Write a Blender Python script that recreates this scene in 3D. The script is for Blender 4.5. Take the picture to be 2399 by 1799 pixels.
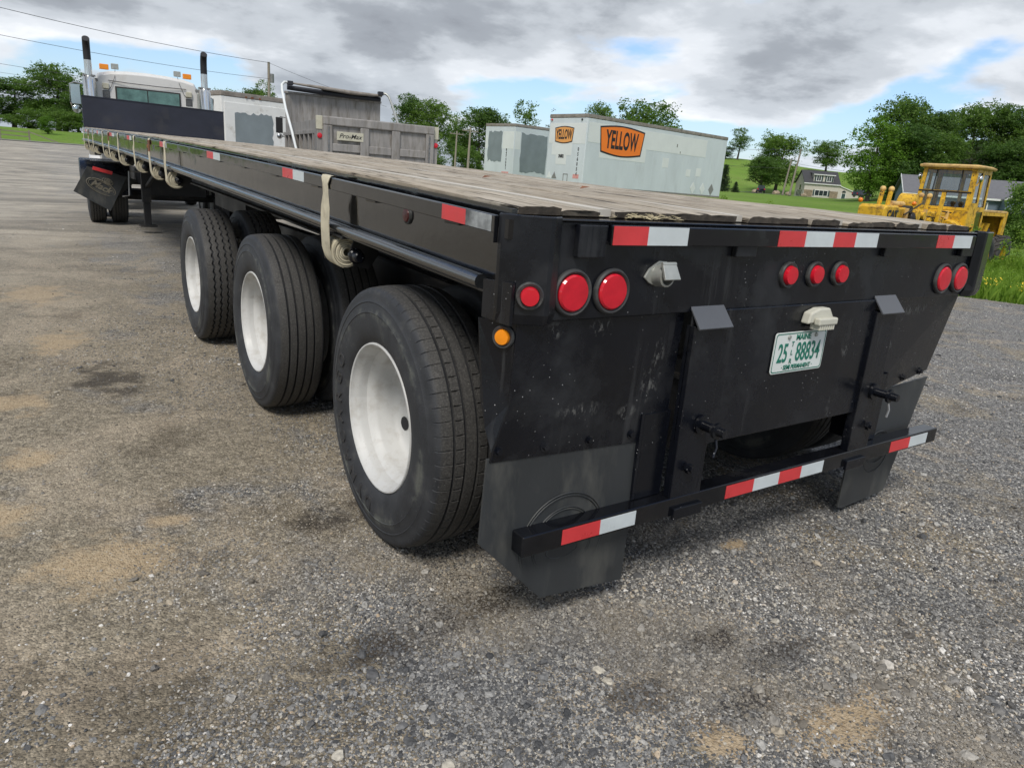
import bpy, math, random
import numpy as np
from mathutils import Matrix, Vector
R = math.radians
for o in list(bpy.data.objects): bpy.data.objects.remove(o)
SC = bpy.context.scene
COL = SC.collection

# ------------------------------------------------------------------ camera
def cam_axes(yaw, pitch, roll):
    f = Vector((math.sin(yaw)*math.cos(pitch), math.cos(yaw)*math.cos(pitch), math.sin(pitch)))
    r = Vector((math.cos(yaw), -math.sin(yaw), 0)); u = r.cross(f)
    return r*math.cos(roll)+u*math.sin(roll), u*math.cos(roll)-r*math.sin(roll), f
r_, u_, f_ = cam_axes(.6066, -.2875, .0745)
cd = bpy.data.cameras.new('camera'); cam = bpy.data.objects.new('camera', cd); COL.objects.link(cam)
m = Matrix((r_, u_, -f_)).transposed().to_4x4(); m.translation = Vector((-2.331, -1.5301, 1.4191))
cam.matrix_world = m
cd.sensor_fit = 'HORIZONTAL'; cd.sensor_width = 36; cd.lens = 36*1666.1/2399
cd.clip_start = .05; cd.clip_end = 3000
SC.camera = cam

# ------------------------------------------------------------------ world: sky with broken grey cloud
SUN_EL, SUN_AZ = 52, 225           # azimuth clockwise from +Y
W = bpy.data.worlds.new('World'); SC.world = W; W.use_nodes = True
nt = W.node_tree; nt.nodes.clear()
def N(t, **k):
    n = NT.nodes.new(t)
    for a, b in k.items():
        if a.startswith('i_'): n.inputs[a[2:]].default_value = b
        else: setattr(n, a, b)
    return n
def L(a, b): NT.links.new(a, b)
def math_(op, a, b=None, clamp=False):
    n = N('ShaderNodeMath', operation=op, use_clamp=clamp)
    for i, v in enumerate((a, b)):
        if v is None: continue
        if isinstance(v, (int, float)): n.inputs[i].default_value = v
        else: L(v, n.inputs[i])
    return n.outputs[0]
def mixc(fac, a, b, blend='MIX'):
    n = N('ShaderNodeMix', data_type='RGBA', blend_type=blend)
    for i, v in ((0, fac), (6, a), (7, b)):
        if isinstance(v, (int, float)): n.inputs[i].default_value = v
        elif isinstance(v, tuple): n.inputs[i].default_value = (*v[:3], 1)
        else: L(v, n.inputs[i])
    return n.outputs[2]
def ramp(fac, stops, interp='LINEAR'):
    n = N('ShaderNodeValToRGB'); cr = n.color_ramp; cr.interpolation = interp
    while len(cr.elements) < len(stops): cr.elements.new(.5)
    for e, (p, c) in zip(cr.elements, stops):
        e.position = p; e.color = (c, c, c, 1) if isinstance(c, (int, float)) else (*c, 1)
    L(fac, n.inputs[0]); return n.outputs[0]
NT = nt
out = N('ShaderNodeOutputWorld'); bg = N('ShaderNodeBackground', i_Strength=.1); L(bg.outputs[0], out.inputs[0])
sky = N('ShaderNodeTexSky', sky_type='NISHITA', sun_disc=False, sun_elevation=R(SUN_EL), sun_rotation=R(SUN_AZ),
        altitude=200, air_density=1.0, dust_density=1.2, ozone_density=1.2)
tc = N('ShaderNodeTexCoord'); sp = N('ShaderNodeSeparateXYZ'); L(tc.outputs['Generated'], sp.inputs[0])
zz = math_('ADD', math_('MAXIMUM', sp.outputs[2], 0.0), .24)
cx = N('ShaderNodeCombineXYZ'); L(math_('DIVIDE', sp.outputs[0], zz), cx.inputs[0]); L(math_('DIVIDE', sp.outputs[1], zz), cx.inputs[1])
def cloudnoise(scale, det, rough, off, dist=0.0):
    mp = N('ShaderNodeMapping'); mp.inputs['Location'].default_value = off; L(cx.outputs[0], mp.inputs[0])
    n = N('ShaderNodeTexNoise', i_Scale=scale, i_Detail=det, i_Roughness=rough, i_Distortion=dist); L(mp.outputs[0], n.inputs['Vector'])
    return n.outputs[0]
CO = (-5.1, 5.64, 0)
n1 = cloudnoise(.66, 11, .50, CO, .1)
n2 = cloudnoise(.66, 6, .48, (CO[0]+.13, CO[1]+.17, 0), .1)     # the same field a little away from the sun: shaded undersides
n3 = cloudnoise(2.1, 10, .58, (7, 2, 0), .1)
f1 = math_('ADD', n1, math_('MULTIPLY', math_('SUBTRACT', n3, .5), .10))
cover = ramp(f1, [(.425, 0.0), (.47, 1.0)], 'EASE')
thick = math_('ADD', math_('ADD', math_('MULTIPLY', n2, .50), math_('MULTIPLY', n1, .24)), math_('MULTIPLY', n3, .26))
ccol = ramp(thick, [(.415, (1.0, 1.0, 1.0)), (.46, (.78, .805, .835)), (.50, (.57, .60, .635)), (.54, (.37, .395, .43)), (.60, (.23, .245, .275))], 'EASE')
ccol = mixc(1.0, ccol, (5.55, 5.65, 5.8), 'MULTIPLY')
skc = mixc(1.0, sky.outputs[0], (.68, .76, .88), 'MULTIPLY')
fin = mixc(cover, skc, ccol)
hz = ramp(sp.outputs[2], [(0.0, .55), (.14, 0.0)], 'EASE')
fin = mixc(hz, fin, mixc(.6, fin, (3.6, 4.15, 4.7)))
L(fin, bg.inputs[0])
sl = bpy.data.lights.new('sun', 'SUN'); sl.energy = 1.5; sl.angle = R(18); sl.color = (1, .955, .89)
so = bpy.data.objects.new('sun', sl); COL.objects.link(so)
sd = Vector((math.sin(R(SUN_AZ))*math.cos(R(SUN_EL)), math.cos(R(SUN_AZ))*math.cos(R(SUN_EL)), math.sin(R(SUN_EL))))
so.rotation_euler = sd.to_track_quat('Z', 'Y').to_euler(); so.location = sd*50
vs = SC.view_settings; vs.view_transform = 'Standard'; vs.look = 'None'; vs.exposure = .95; vs.gamma = 1; vs.use_curve_mapping = False
SC.cycles.max_bounces = 6; SC.cycles.use_denoising = True

# ------------------------------------------------------------------ helpers
class G:
    """collects verts and faces, links them as ONE mesh object"""
    def __init__(s): s.v = []; s.f = []
    def add(s, v, f):
        b = len(s.v); s.v += [tuple(map(float, p)) for p in v]; s.f += [tuple(i+b for i in q) for q in f]; return s
    def box(s, x0, x1, y0, y1, z0, z1):
        return s.add([(x0,y0,z0),(x1,y0,z0),(x1,y1,z0),(x0,y1,z0),(x0,y0,z1),(x1,y0,z1),(x1,y1,z1),(x0,y1,z1)],
                     [(0,3,2,1),(4,5,6,7),(0,1,5,4),(1,2,6,5),(2,3,7,6),(3,0,4,7)])
    def obox(s, c, ax, hx, hy, hz):
        """box centred c with axes ax=(ux,uy,uz) and half sizes"""
        c = Vector(c); ux, uy, uz = [Vector(a).normalized() for a in ax]
        v = [c+ux*i*hx+uy*j*hy+uz*k*hz for k in (-1,1) for i,j in ((-1,-1),(1,-1),(1,1),(-1,1))]
        return s.add(v, [(0,3,2,1),(4,5,6,7),(0,1,5,4),(1,2,6,5),(2,3,7,6),(3,0,4,7)])
    def beam(s, p, q, w, h, up=(0,0,1)):
        p, q = Vector(p), Vector(q); d = (q-p); x = d.cross(Vector(up))
        if x.length < 1e-6: x = Vector((1,0,0))
        x.normalize(); z = x.cross(d).normalized()
        return s.obox((p+q)/2, (x, d, z), w/2, d.length/2, h/2)
    def prism(s, pts, axis, a, b):
        """polygon in the other two axes (in xyz order) extruded along axis"""
        n = len(pts)
        def P(p, t):
            q = list(p); q.insert('xyz'.index(axis), t); return q
        return s.add([P(p,a) for p in pts]+[P(p,b) for p in pts],
                     [tuple(range(n))[::-1], tuple(range(n,2*n))]+[(i,(i+1)%n,n+(i+1)%n,n+i) for i in range(n)])
    def sweep(s, secs, closed=True, caps=True):
        """list of rings of equal length"""
        n = len(secs[0]); v = [p for r in secs for p in r]; f = []
        for k in range(len(secs)-1):
            for i in range(n if closed else n-1):
                j = (i+1) % n
                f.append((k*n+i, k*n+j, (k+1)*n+j, (k+1)*n+i))
        if caps and closed: f += [tuple(range(n))[::-1], tuple(range((len(secs)-1)*n, len(secs)*n))]
        return s.add(v, f)
    def sweepy(s, poly, ys):
        return s.sweep([[(x, y, z) for x, z in poly] for y in ys])
    def tube(s, path, r, n=10, caps=True):
        P = [Vector(p) for p in path]; rs = r if isinstance(r, (list, tuple)) else [r]*len(P); secs = []
        ref = None
        for i, p in enumerate(P):
            d = (P[min(i+1, len(P)-1)]-P[max(i-1, 0)]).normalized()
            if ref is None:
                ref = Vector((0,0,1)) if abs(d.z) < .9 else Vector((1,0,0))
            a = d.cross(ref).normalized(); b = d.cross(a).normalized(); ref = -b if False else ref
            secs.append([p+(a*math.cos(t)+b*math.sin(t))*rs[i] for t in [2*math.pi*k/n for k in range(n)]])
        return s.sweep(secs, True, caps)
    def lathe(s, prof, c=(0,0,0), axis='x', n=32, close=False, a0=0, a1=2*math.pi, caps=False):
        """prof = [(along axis, radius)]"""
        full = abs(a1-a0-2*math.pi) < 1e-6; m_ = n if full else n+1; secs = []
        for k in range(m_):
            t = a0+(a1-a0)*k/n; co, si = math.cos(t), math.sin(t); ring = []
            for a, r in prof:
                q = {'x': (a, r*co, r*si), 'y': (r*co, a, r*si), 'z': (r*co, r*si, a)}[axis]
                ring.append((q[0]+c[0], q[1]+c[1], q[2]+c[2]))
            secs.append(ring)
        if full: secs.append(secs[0])
        return s.sweep(secs, close, False)
    def cyl(s, p, q, r, n=12): return s.tube([p, q], r, n)
    def ball(s, c, r, n=10, m_=7, sc=(1,1,1)):
        prof = [(math.cos(math.pi*k/m_), math.sin(math.pi*k/m_)) for k in range(m_+1)]
        v = []; f = []
        for k, (z, q) in enumerate(prof):
            for i in range(n):
                t = 2*math.pi*i/n; v.append((c[0]+q*math.cos(t)*r*sc[0], c[1]+q*math.sin(t)*r*sc[1], c[2]+z*r*sc[2]))
        for k in range(m_):
            for i in range(n): f.append((k*n+i, (k+1)*n+i, (k+1)*n+(i+1)%n, k*n+(i+1)%n))
        return s.add(v, f)
    def xf(s, M):
        s.v = [tuple(M @ Vector(p)) for p in s.v]; return s
    def mesh(s, name, mat, smooth=False, bend=False):
        v = s.v
        if bend: v = [(p[0], p[1], p[2]+zb(p[1], p[0])) for p in v]
        me = bpy.data.meshes.new(name); me.from_pydata(v, [], s.f); me.update()
        if mat is not None: me.materials.append(mat)
        if smooth:
            me.polygons.foreach_set('use_smooth', [True]*len(me.polygons)); me.set_sharp_from_angle(angle=R(smooth if smooth > 1 else 40))
        return me
    def build(s, name, mat, parent=None, smooth=False, bevel=0, bend=False, seg=2, loc=None):
        return link(name, s.mesh(name, mat, smooth, bend), parent, bevel, seg, loc)
def link(name, me, parent=None, bevel=0, seg=2, loc=None):
    o = bpy.data.objects.new(name, me); COL.objects.link(o); o.parent = parent
    if loc is not None: o.location = loc
    if bevel:
        b = o.modifiers.new('bevel', 'BEVEL'); b.width = bevel; b.segments = seg; b.limit_method = 'ANGLE'; b.angle_limit = R(40); b.harden_normals = False
    return o
def tag(o, label=None, cat=None, group=None, kind=None):
    for k, v in (('label', label), ('category', cat), ('group', group), ('kind', kind)):
        if v: o[k] = v
    return o
def empty(name, loc=(0,0,0), rz=0, label=None, cat=None, group=None):
    o = bpy.data.objects.new(name, None); COL.objects.link(o); o.location = loc; o.rotation_euler = (0, 0, rz); o.empty_display_size = .3
    return tag(o, label, cat, group)
def struct(o): o['kind'] = 'structure'; return o
def text(body, size, mat, parent, M, name='lettering', bold=0, shear=0, sx=1.0, ext=.0015, align='CENTER', spacing=1.0):
    c = bpy.data.curves.new('t', 'FONT'); c.body = body; c.size = size; c.offset = bold; c.shear = shear; c.extrude = ext
    c.align_x = align; c.align_y = 'CENTER'; c.space_character = spacing; c.resolution_u = 3
    o = bpy.data.objects.new('t', c); COL.objects.link(o)
    dg = bpy.context.evaluated_depsgraph_get(); me = bpy.data.meshes.new_from_object(o.evaluated_get(dg))
    bpy.data.objects.remove(o); bpy.data.curves.remove(c)
    me.transform(M @ Matrix.Diagonal((sx, 1, 1, 1))); me.materials.clear(); me.materials.append(mat); me.name = name
    if parent is None: return me
    return link(name, me, parent)
def frame(o, x, y):
    """matrix with local x->x, y->y, z->x cross y at origin o"""
    x = Vector(x).normalized(); y = Vector(y).normalized(); z = x.cross(y)
    M = Matrix((x, y, z)).transposed().to_4x4(); M.translation = Vector(o); return M

# ------------------------------------------------------------------ materials
def mat(name, col, rough=.5, metal=0, vary=.15, vs_=3.0, bump=0, bs=60, stretch=(1,1,1), dirt=None, rvar=.12, spec=.5, coat=0, wavy=0, specks=None, streak=None, ior=1.5, scuffs=None):
    global NT
    m_ = bpy.data.materials.new(name); m_.use_nodes = True; NT = m_.node_tree
    b = NT.nodes['Principled BSDF']
    tc = N('ShaderNodeTexCoord'); mp = N('ShaderNodeMapping'); mp.inputs['Scale'].default_value = stretch
    oi = N('ShaderNodeObjectInfo'); L(tc.outputs['Object'], mp.inputs[0])
    va = N('ShaderNodeVectorMath', operation='ADD'); L(mp.outputs[0], va.inputs[0])
    sc = N('ShaderNodeVectorMath', operation='SCALE'); sc.inputs[0].default_value = (17, 31, 13); L(oi.outputs['Random'], sc.inputs['Scale']); L(sc.outputs[0], va.inputs[1])
    V = va.outputs[0]
    n = N('ShaderNodeTexNoise', i_Scale=vs_, i_Detail=7, i_Roughness=.6); L(V, n.inputs['Vector'])
    lo = tuple(c*(1-vary) for c in col); hi = tuple(min(1, c*(1+vary)) for c in col)
    c = ramp(n.outputs[0], [(.3, lo), (.7, hi)])
    rr = ramp(n.outputs[0], [(.3, max(0, rough-rvar)), (.7, min(1, rough+rvar))])
    if dirt:
        dc, amount, ds = dirt
        d = N('ShaderNodeTexNoise', i_Scale=ds, i_Detail=9, i_Roughness=.65); L(V, d.inputs['Vector'])
        f = ramp(d.outputs[0], [(.62-.3*amount, 0.0), (.78-.2*amount, min(1, .4+amount))])
        c = mixc(f, c, dc); rr = mixc(f, rr, (.85, .85, .85))
    if specks:
        sc_, ss, th = specks
        vo = N('ShaderNodeTexVoronoi', i_Scale=ss); L(V, vo.inputs['Vector'])
        f = ramp(vo.outputs['Distance'], [(th*.5, 1.0), (th, 0.0)])
        nn = N('ShaderNodeTexNoise', i_Scale=ss*.13, i_Detail=3); L(V, nn.inputs['Vector'])
        f = math_('MULTIPLY', f, ramp(nn.outputs[0], [(.5, 0.0), (.62, 1.0)]))
        c = mixc(f, c, sc_)
    if scuffs:
        tot = None
        for x_, z_, r_x, r_z in scuffs:
            m3 = N('ShaderNodeMapping', vector_type='TEXTURE'); m3.inputs['Location'].default_value = (x_, 0, z_); m3.inputs['Scale'].default_value = (r_x, 9, r_z); L(tc.outputs['Object'], m3.inputs[0])
            ln = N('ShaderNodeVectorMath', operation='LENGTH'); L(m3.outputs[0], ln.inputs[0]); tot = ln.outputs['Value'] if tot is None else math_('MINIMUM', tot, ln.outputs['Value'])
        sn = N('ShaderNodeTexNoise', i_Scale=55, i_Detail=6, i_Roughness=.75); m4 = N('ShaderNodeMapping'); m4.inputs['Scale'].default_value = (1, 1, .45); L(tc.outputs['Object'], m4.inputs[0]); L(m4.outputs[0], sn.inputs['Vector'])
        f = math_('MULTIPLY', ramp(tot, [(.3, 1.0), (1.0, 0.0)]), ramp(sn.outputs[0], [(.52, 0.0), (.60, 1.0)])); c = mixc(f, c, (.10, .10, .095)); rr = mixc(f, rr, (.8, .8, .8))
    if streak:
        m2 = N('ShaderNodeMapping'); m2.inputs['Scale'].default_value = (26, 26, 1.3); L(V, m2.inputs[0]); sn = N('ShaderNodeTexNoise', i_Scale=1, i_Detail=5, i_Roughness=.6); L(m2.outputs[0], sn.inputs['Vector'])
        sk = N('ShaderNodeTexNoise', i_Scale=2.3, i_Detail=4); L(V, sk.inputs['Vector'])
        f = math_('MULTIPLY', ramp(sn.outputs[0], [(.56, 0.0), (.74, 1.0)]), ramp(sk.outputs[0], [(.46, 0.0), (.66, .9)])); c = mixc(f, c, streak); rr = mixc(f, rr, (.6, .6, .6))
    L(c, b.inputs['Base Color']); L(rr, b.inputs['Roughness'])
    b.inputs['Metallic'].default_value = metal; b.inputs['IOR'].default_value = ior; b.inputs['Specular IOR Level'].default_value = spec; b.inputs['Coat Weight'].default_value = coat
    last = None
    if wavy:
        w = N('ShaderNodeTexNoise', i_Scale=5, i_Detail=3); L(V, w.inputs['Vector'])
        bp = N('ShaderNodeBump', i_Strength=wavy, i_Distance=.02); L(w.outputs[0], bp.inputs['Height']); last = bp.outputs[0]
    if bump:
        w = N('ShaderNodeTexNoise', i_Scale=bs, i_Detail=6, i_Roughness=.65); L(V, w.inputs['Vector'])
        bp = N('ShaderNodeBump', i_Strength=bump, i_Distance=.004); L(w.outputs[0], bp.inputs['Height'])
        if last: L(last, bp.inputs['Normal'])
        last = bp.outputs[0]
    if last: L(last, b.inputs['Normal'])
    return m_
DUST = (.20, .18, .15)
M = dict(
 black=mat('black_paint', (.0045,.0054,.0086), .22, vary=.3, bump=.14, bs=70, wavy=.14, spec=.42, dirt=((.026,.027,.029), .30, 3.2), specks=((.40,.40,.40), 48, .10), streak=(.045,.046,.048)),
 sidegloss=mat('gloss_side_paint', (.006,.0065,.0075), .06, ior=1.95, vary=.3, bump=.06, bs=70, wavy=.14, rvar=.04, dirt=((.022,.021,.02), .18, 3)),
 gloss=mat('gloss_black_paint', (.0055,.006,.008), .10, spec=.55, vary=.3, bump=.06, bs=70, wavy=.16, rvar=.05, dirt=((.022,.021,.02), .18, 3)),
 scuffed=mat('scuffed_black_paint', (.0045,.0054,.0086), .22, vary=.3, bump=.14, bs=70, wavy=.14, spec=.42, dirt=((.026,.027,.029), .30, 3.2), specks=((.40,.40,.40), 48, .10), streak=(.045,.046,.048), scuffs=[(-1.125,1.005,.035,.03), (-.955,1.008,.05,.035), (-.72,.80,.05,.07), (-.70,.90,.03,.06), (-1.0,.75,.10,.03), (-.80,.72,.05,.03), (.30,.86,.03,.05), (.26,.62,.015,.05), (.70,.83,.03,.03), (.85,.98,.14,.03)]),
 under=mat('underbody_black', (.016,.016,.017), .6, vary=.4, bump=.3, dirt=((.07,.06,.05), .4, 6)),
 pipe=mat('painted_pipe', (.02,.022,.024), .14, ior=2.2, vary=.3, bump=.10, bs=120, wavy=.12),
 rubber=None,
 sidewall=mat('tyre_letters', (.03,.03,.032), .6, vary=.2),
 flap=mat('mud_flap_rubber', (.033,.036,.038), .5, vary=.25, vs_=2, bump=.2, bs=40, stretch=(1,1,.35), dirt=((.10,.098,.085), .42, 5)),
 rim=mat('white_rim_paint', (.55,.55,.535), .5, vary=.06, bump=.15, bs=60, dirt=((.42,.40,.365), .40, 14), specks=((.22,.20,.17), 120, .16)),
 red=mat('red_lens', (.58,.010,.026), .12, vary=.12, vs_=25, coat=.3), amber=mat('amber_lens', (.85,.27,.01), .15, vary=.1, vs_=25),
 grommet=mat('rubber_grommet', (.035,.036,.037), .6, vary=.2, dirt=((.12,.12,.11), .4, 20)),
 tapered=mat('red_reflective_tape', (.62,.045,.05), .35, vary=.12, vs_=9, bump=.15, bs=400), tapedirty=mat('dirty_reflective_tape', (.36,.38,.385), .4, vary=.5, vs_=7, dirt=((.03,.03,.032), .75, 5)), tapewhite=mat('white_reflective_tape', (.58,.63,.64), .35, vary=.08, vs_=9, bump=.15, bs=400),
 galv=mat('galvanised_metal', (.42,.43,.40), .42, metal=.55, vary=.15, vs_=20, bump=.1), cream=mat('cream_plastic', (.55,.54,.46), .45, vary=.06),
 plate=mat('plate_white', (.66,.70,.68), .4, vary=.05), green=mat('plate_green', (.01,.16,.11), .4), 
 strap=mat('webbing', (.56,.51,.38), .85, vary=.18, vs_=12, bump=.3, bs=300, dirt=((.25,.21,.14), .3, 14)),
 headboard=mat('headboard_paint', (.016,.019,.034), .5, vary=.3, vs_=1.2, wavy=.2, dirt=((.04,.04,.045), .3, 2)),
 white=mat('white_paint', (.72,.72,.70), .4, vary=.05, wavy=.08, dirt=((.33,.29,.23), .22, 2.5)),
 cabwhite=mat('truck_white', (.64,.63,.61), .3, vary=.04, dirt=((.4,.37,.32), .2, 2)),
 chrome=mat('chrome', (.62,.62,.61), .18, metal=1, vary=.08), soot=mat('soot', (.012,.012,.014), .6), mirror=mat('mirror_glass', (.45,.52,.52), .04, metal=1, vary=.02),
 steel=mat('dull_steel', (.25,.25,.25), .45, metal=.7, vary=.2, bump=.2),
 dump=mat('weathered_aluminium', (.30,.285,.27), .62, metal=.25, vary=.22, vs_=4, stretch=(2,2,.35), bump=.15, bs=40, dirt=((.17,.15,.125), .45, 5)),
 tarp=mat('black_tarp', (.018,.02,.028), .6, vary=.3, bump=.3, bs=20), rust=mat('rust', (.18,.07,.03), .8, vary=.4, vs_=12),
 sign=mat('sign_cream', (.50,.48,.38), .6, vary=.1, dirt=((.3,.27,.2), .3, 8)), ink=mat('black_ink', (.012,.012,.014), .5),
 boxblue=mat('faded_trailer_skin', (.57,.615,.64), .42, vary=.07, vs_=1.2, wavy=.12, stretch=(1,1,.3), dirt=((.47,.50,.51), .2, 2)),
 boxwhite=mat('repainted_white', (.68,.70,.69), .42, vary=.05, vs_=1.5, wavy=.1), patch=mat('grey_primer', (.20,.235,.25), .7, vary=.12, vs_=2),
 toprail=mat('oxidised_top_rail', (.24,.215,.19), .7, vary=.25, vs_=5, dirt=((.12,.10,.08), .4, 4)),
 orange=mat('logo_orange', (.86,.20,.015), .45, vary=.04), orange2=mat('logo_orange_faded', (.74,.33,.09), .5, vary=.05), pink=mat('faded_red_tag', (.65,.30,.28), .6, vary=.2, vs_=20), grey=mat('placard_grey', (.22,.22,.21), .6),
 cat=mat('construction_yellow', (.68,.40,.020), .45, vary=.15, vs_=3, bump=.1, dirt=((.12,.06,.022), .48, 7), specks=((.06,.03,.015), 11, .30)),
 catroof=mat('faded_yellow_roof', (.64,.42,.15), .6, vary=.15, dirt=((.20,.09,.05), .40, 5)),
 grease=mat('grease', (.02,.017,.014), .5, vary=.5, vs_=9), orangelens=mat('orange_lamp', (.75,.2,.01), .2),
 tan=mat('tan_siding', (.52,.48,.43), .75, vary=.05), stonew=mat('stone_veneer', (.28,.22,.155), .85, vary=.45, vs_=2.2), shingle=mat('dark_shingle', (.045,.045,.05), .85, vary=.2, vs_=3),
 shingle2=mat('grey_shingle', (.13,.13,.14), .85, vary=.15, vs_=3), bluesiding=mat('blue_grey_siding', (.13,.17,.215), .7, vary=.06), trim=mat('white_trim', (.7,.7,.69), .5, vary=.03),
 pane2=mat('green_tinted_pane', (.10,.19,.175), .07, vary=.35, vs_=6), pane=mat('window_pane', (.03,.04,.045), .06, vary=.2), shutter=mat('green_shutter', (.03,.06,.06), .6), car=mat('dark_blue_car', (.012,.012,.022), .15, vary=.1, coat=.5),
 wood=mat('pole_wood', (.27,.235,.195), .85, vary=.25, stretch=(6,6,.5), vs_=4), greywood=mat('grey_rail', (.22,.19,.155), .85, vary=.2), wire=mat('wire', (.05,.05,.055), .6),
 bark=mat('bark', (.085,.07,.055), .9, vary=.3, bump=.4, bs=8),
 tab=mat('tab_paint_sky_sheen', (.085,.09,.10), .35, vary=.15, bump=.1), badge=mat('badge_worn', (.17,.155,.12), .6, vary=.2, vs_=20),  # the sky's reflection is put into the guard tabs' grey base colour
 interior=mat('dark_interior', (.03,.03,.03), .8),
)
def rubbermat():
    global NT
    m_ = bpy.data.materials.new('tyre_rubber'); m_.use_nodes = True; NT = m_.node_tree; b = NT.nodes['Principled BSDF']
    tc = N('ShaderNodeTexCoord'); P = tc.outputs['Object']; sp_ = N('ShaderNodeSeparateXYZ'); L(P, sp_.inputs[0])
    rad_ = math_('SQRT', math_('ADD', math_('MULTIPLY', sp_.outputs[1], sp_.outputs[1]), math_('MULTIPLY', sp_.outputs[2], sp_.outputs[2])))
    n = N('ShaderNodeTexNoise', i_Scale=9, i_Detail=8, i_Roughness=.65); L(P, n.inputs['Vector']); n2_ = N('ShaderNodeTexNoise', i_Scale=160, i_Detail=4); L(P, n2_.inputs['Vector'])
    side = ramp(n.outputs[0], [(.35, (.020,.0215,.025)), (.58, (.034,.036,.040)), (.74, (.075,.075,.070))])
    tread = ramp(n2_.outputs[0], [(.3, (.028,.027,.026)), (.55, (.052,.050,.047)), (.75, (.095,.091,.084))])
    worn = N('ShaderNodeMapRange'); worn.inputs[1].default_value = .4915; worn.inputs[2].default_value = .4965; L(rad_, worn.inputs[0])
    c = mixc(worn.outputs[0], side, tread)
    ring = ramp(rad_, [(.378, 0.0), (.395, .55), (.415, .5), (.43, 0.0)]); sc_ = ramp(n.outputs[0], [(.5, 0.0), (.62, 1.0)]); c = mixc(math_('MULTIPLY', ring, sc_), c, (.13, .135, .115))
    vo = N('ShaderNodeTexVoronoi', i_Scale=44); L(P, vo.inputs['Vector']); c = mixc(ramp(vo.outputs['Distance'], [(.03, 1.0), (.05, 0.0)]), c, (.35, .35, .33))
    L(c, b.inputs['Base Color']); L(ramp(n.outputs[0], [(.3, .55), (.7, .8)]), b.inputs['Roughness']); b.inputs['Specular IOR Level'].default_value = .45
    bp = N('ShaderNodeBump', i_Strength=.3, i_Distance=.004); L(n2_.outputs[0], bp.inputs['Height']); L(bp.outputs[0], b.inputs['Normal'])
    return m_
M['rubber'] = rubbermat()
def glass(name, tint, al):
    global NT
    m_ = bpy.data.materials.new(name); m_.use_nodes = True; NT = m_.node_tree; NT.nodes.clear()
    o = N('ShaderNodeOutputMaterial'); t = N('ShaderNodeBsdfTransparent'); t.inputs[0].default_value = (*tint, 1)
    g = N('ShaderNodeBsdfGlossy'); g.inputs['Roughness'].default_value = .03; g.inputs[0].default_value = (.9, .95, .95, 1)
    fr = N('ShaderNodeFresnel', i_IOR=1.5); mx = N('ShaderNodeMixShader'); L(math_('ADD', fr.outputs[0], al, True), mx.inputs[0]); L(t.outputs[0], mx.inputs[1]); L(g.outputs[0], mx.inputs[2]); L(mx.outputs[0], o.inputs[0])
    return m_
M['glass'] = glass('tinted_glass', (.50, .66, .62), .08); M['glass2'] = glass('clear_glass', (.82, .88, .88), .06)
def deckwood():
    global NT
    m_ = bpy.data.materials.new('weathered_deck_wood'); m_.use_nodes = True; NT = m_.node_tree; b = NT.nodes['Principled BSDF']
    tc = N('ShaderNodeTexCoord'); oi = N('ShaderNodeObjectInfo'); va = N('ShaderNodeVectorMath', operation='ADD'); sc = N('ShaderNodeVectorMath', operation='SCALE'); sc.inputs[0].default_value = (13, 37, 5)
    L(oi.outputs['Random'], sc.inputs['Scale']); L(tc.outputs['Object'], va.inputs[0]); L(sc.outputs[0], va.inputs[1])
    def nz(stretch, scale, det, rough=.6):
        mp = N('ShaderNodeMapping'); mp.inputs['Scale'].default_value = stretch; L(va.outputs[0], mp.inputs[0])
        n = N('ShaderNodeTexNoise', i_Scale=scale, i_Detail=det, i_Roughness=rough); L(mp.outputs[0], n.inputs['Vector']); return n.outputs[0]
    g1 = nz((46, 3.0, 20), 1, 8, .7); g2 = nz((16, 1.0, 6), 1, 6); g3 = nz((2, .8, 1), 1.4, 5); cr = nz((60, 3.2, 30), 1, 5, .6)
    c = ramp(g1, [(.30, (.07,.055,.042)), (.44, (.22,.185,.14)), (.58, (.37,.325,.26)), (.75, (.50,.455,.385))])
    c = mixc(ramp(g2, [(.35, 0.0), (.7, .6)]), c, (.44, .40, .34))
    c = mixc(ramp(g3, [(.4, 0.0), (.75, .5)]), c, (.25, .195, .13))
    br = N('ShaderNodeMapRange'); br.inputs[3].default_value = 1.05; br.inputs[4].default_value = 1.25; L(oi.outputs['Random'], br.inputs[0])
    c = mixc(1.0, c, br.outputs[0], 'MULTIPLY')
    crk = ramp(cr, [(.34, 1.0), (.41, 0.0)]); c = mixc(crk, c, (.025, .02, .016))
    L(c, b.inputs['Base Color']); b.inputs['Roughness'].default_value = .9; b.inputs['Specular IOR Level'].default_value = .2
    h = math_('SUBTRACT', g1, math_('MULTIPLY', crk, .8)); bp = N('ShaderNodeBump', i_Strength=.9, i_Distance=.006); L(h, bp.inputs['Height']); L(bp.outputs[0], b.inputs['Normal'])
    return m_
M['deck'] = deckwood(); M['endgrain'] = mat('dirty_end_grain', (.055,.045,.035), .95, vary=.5, vs_=30, bump=.6, bs=60, dirt=((.16,.14,.11), .3, 14))
M['nailer'] = mat('worn_nailer_strip', (.47,.44,.385), .8, metal=0, vary=.2, vs_=6, stretch=(1,.2,1), bump=.2)
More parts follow.
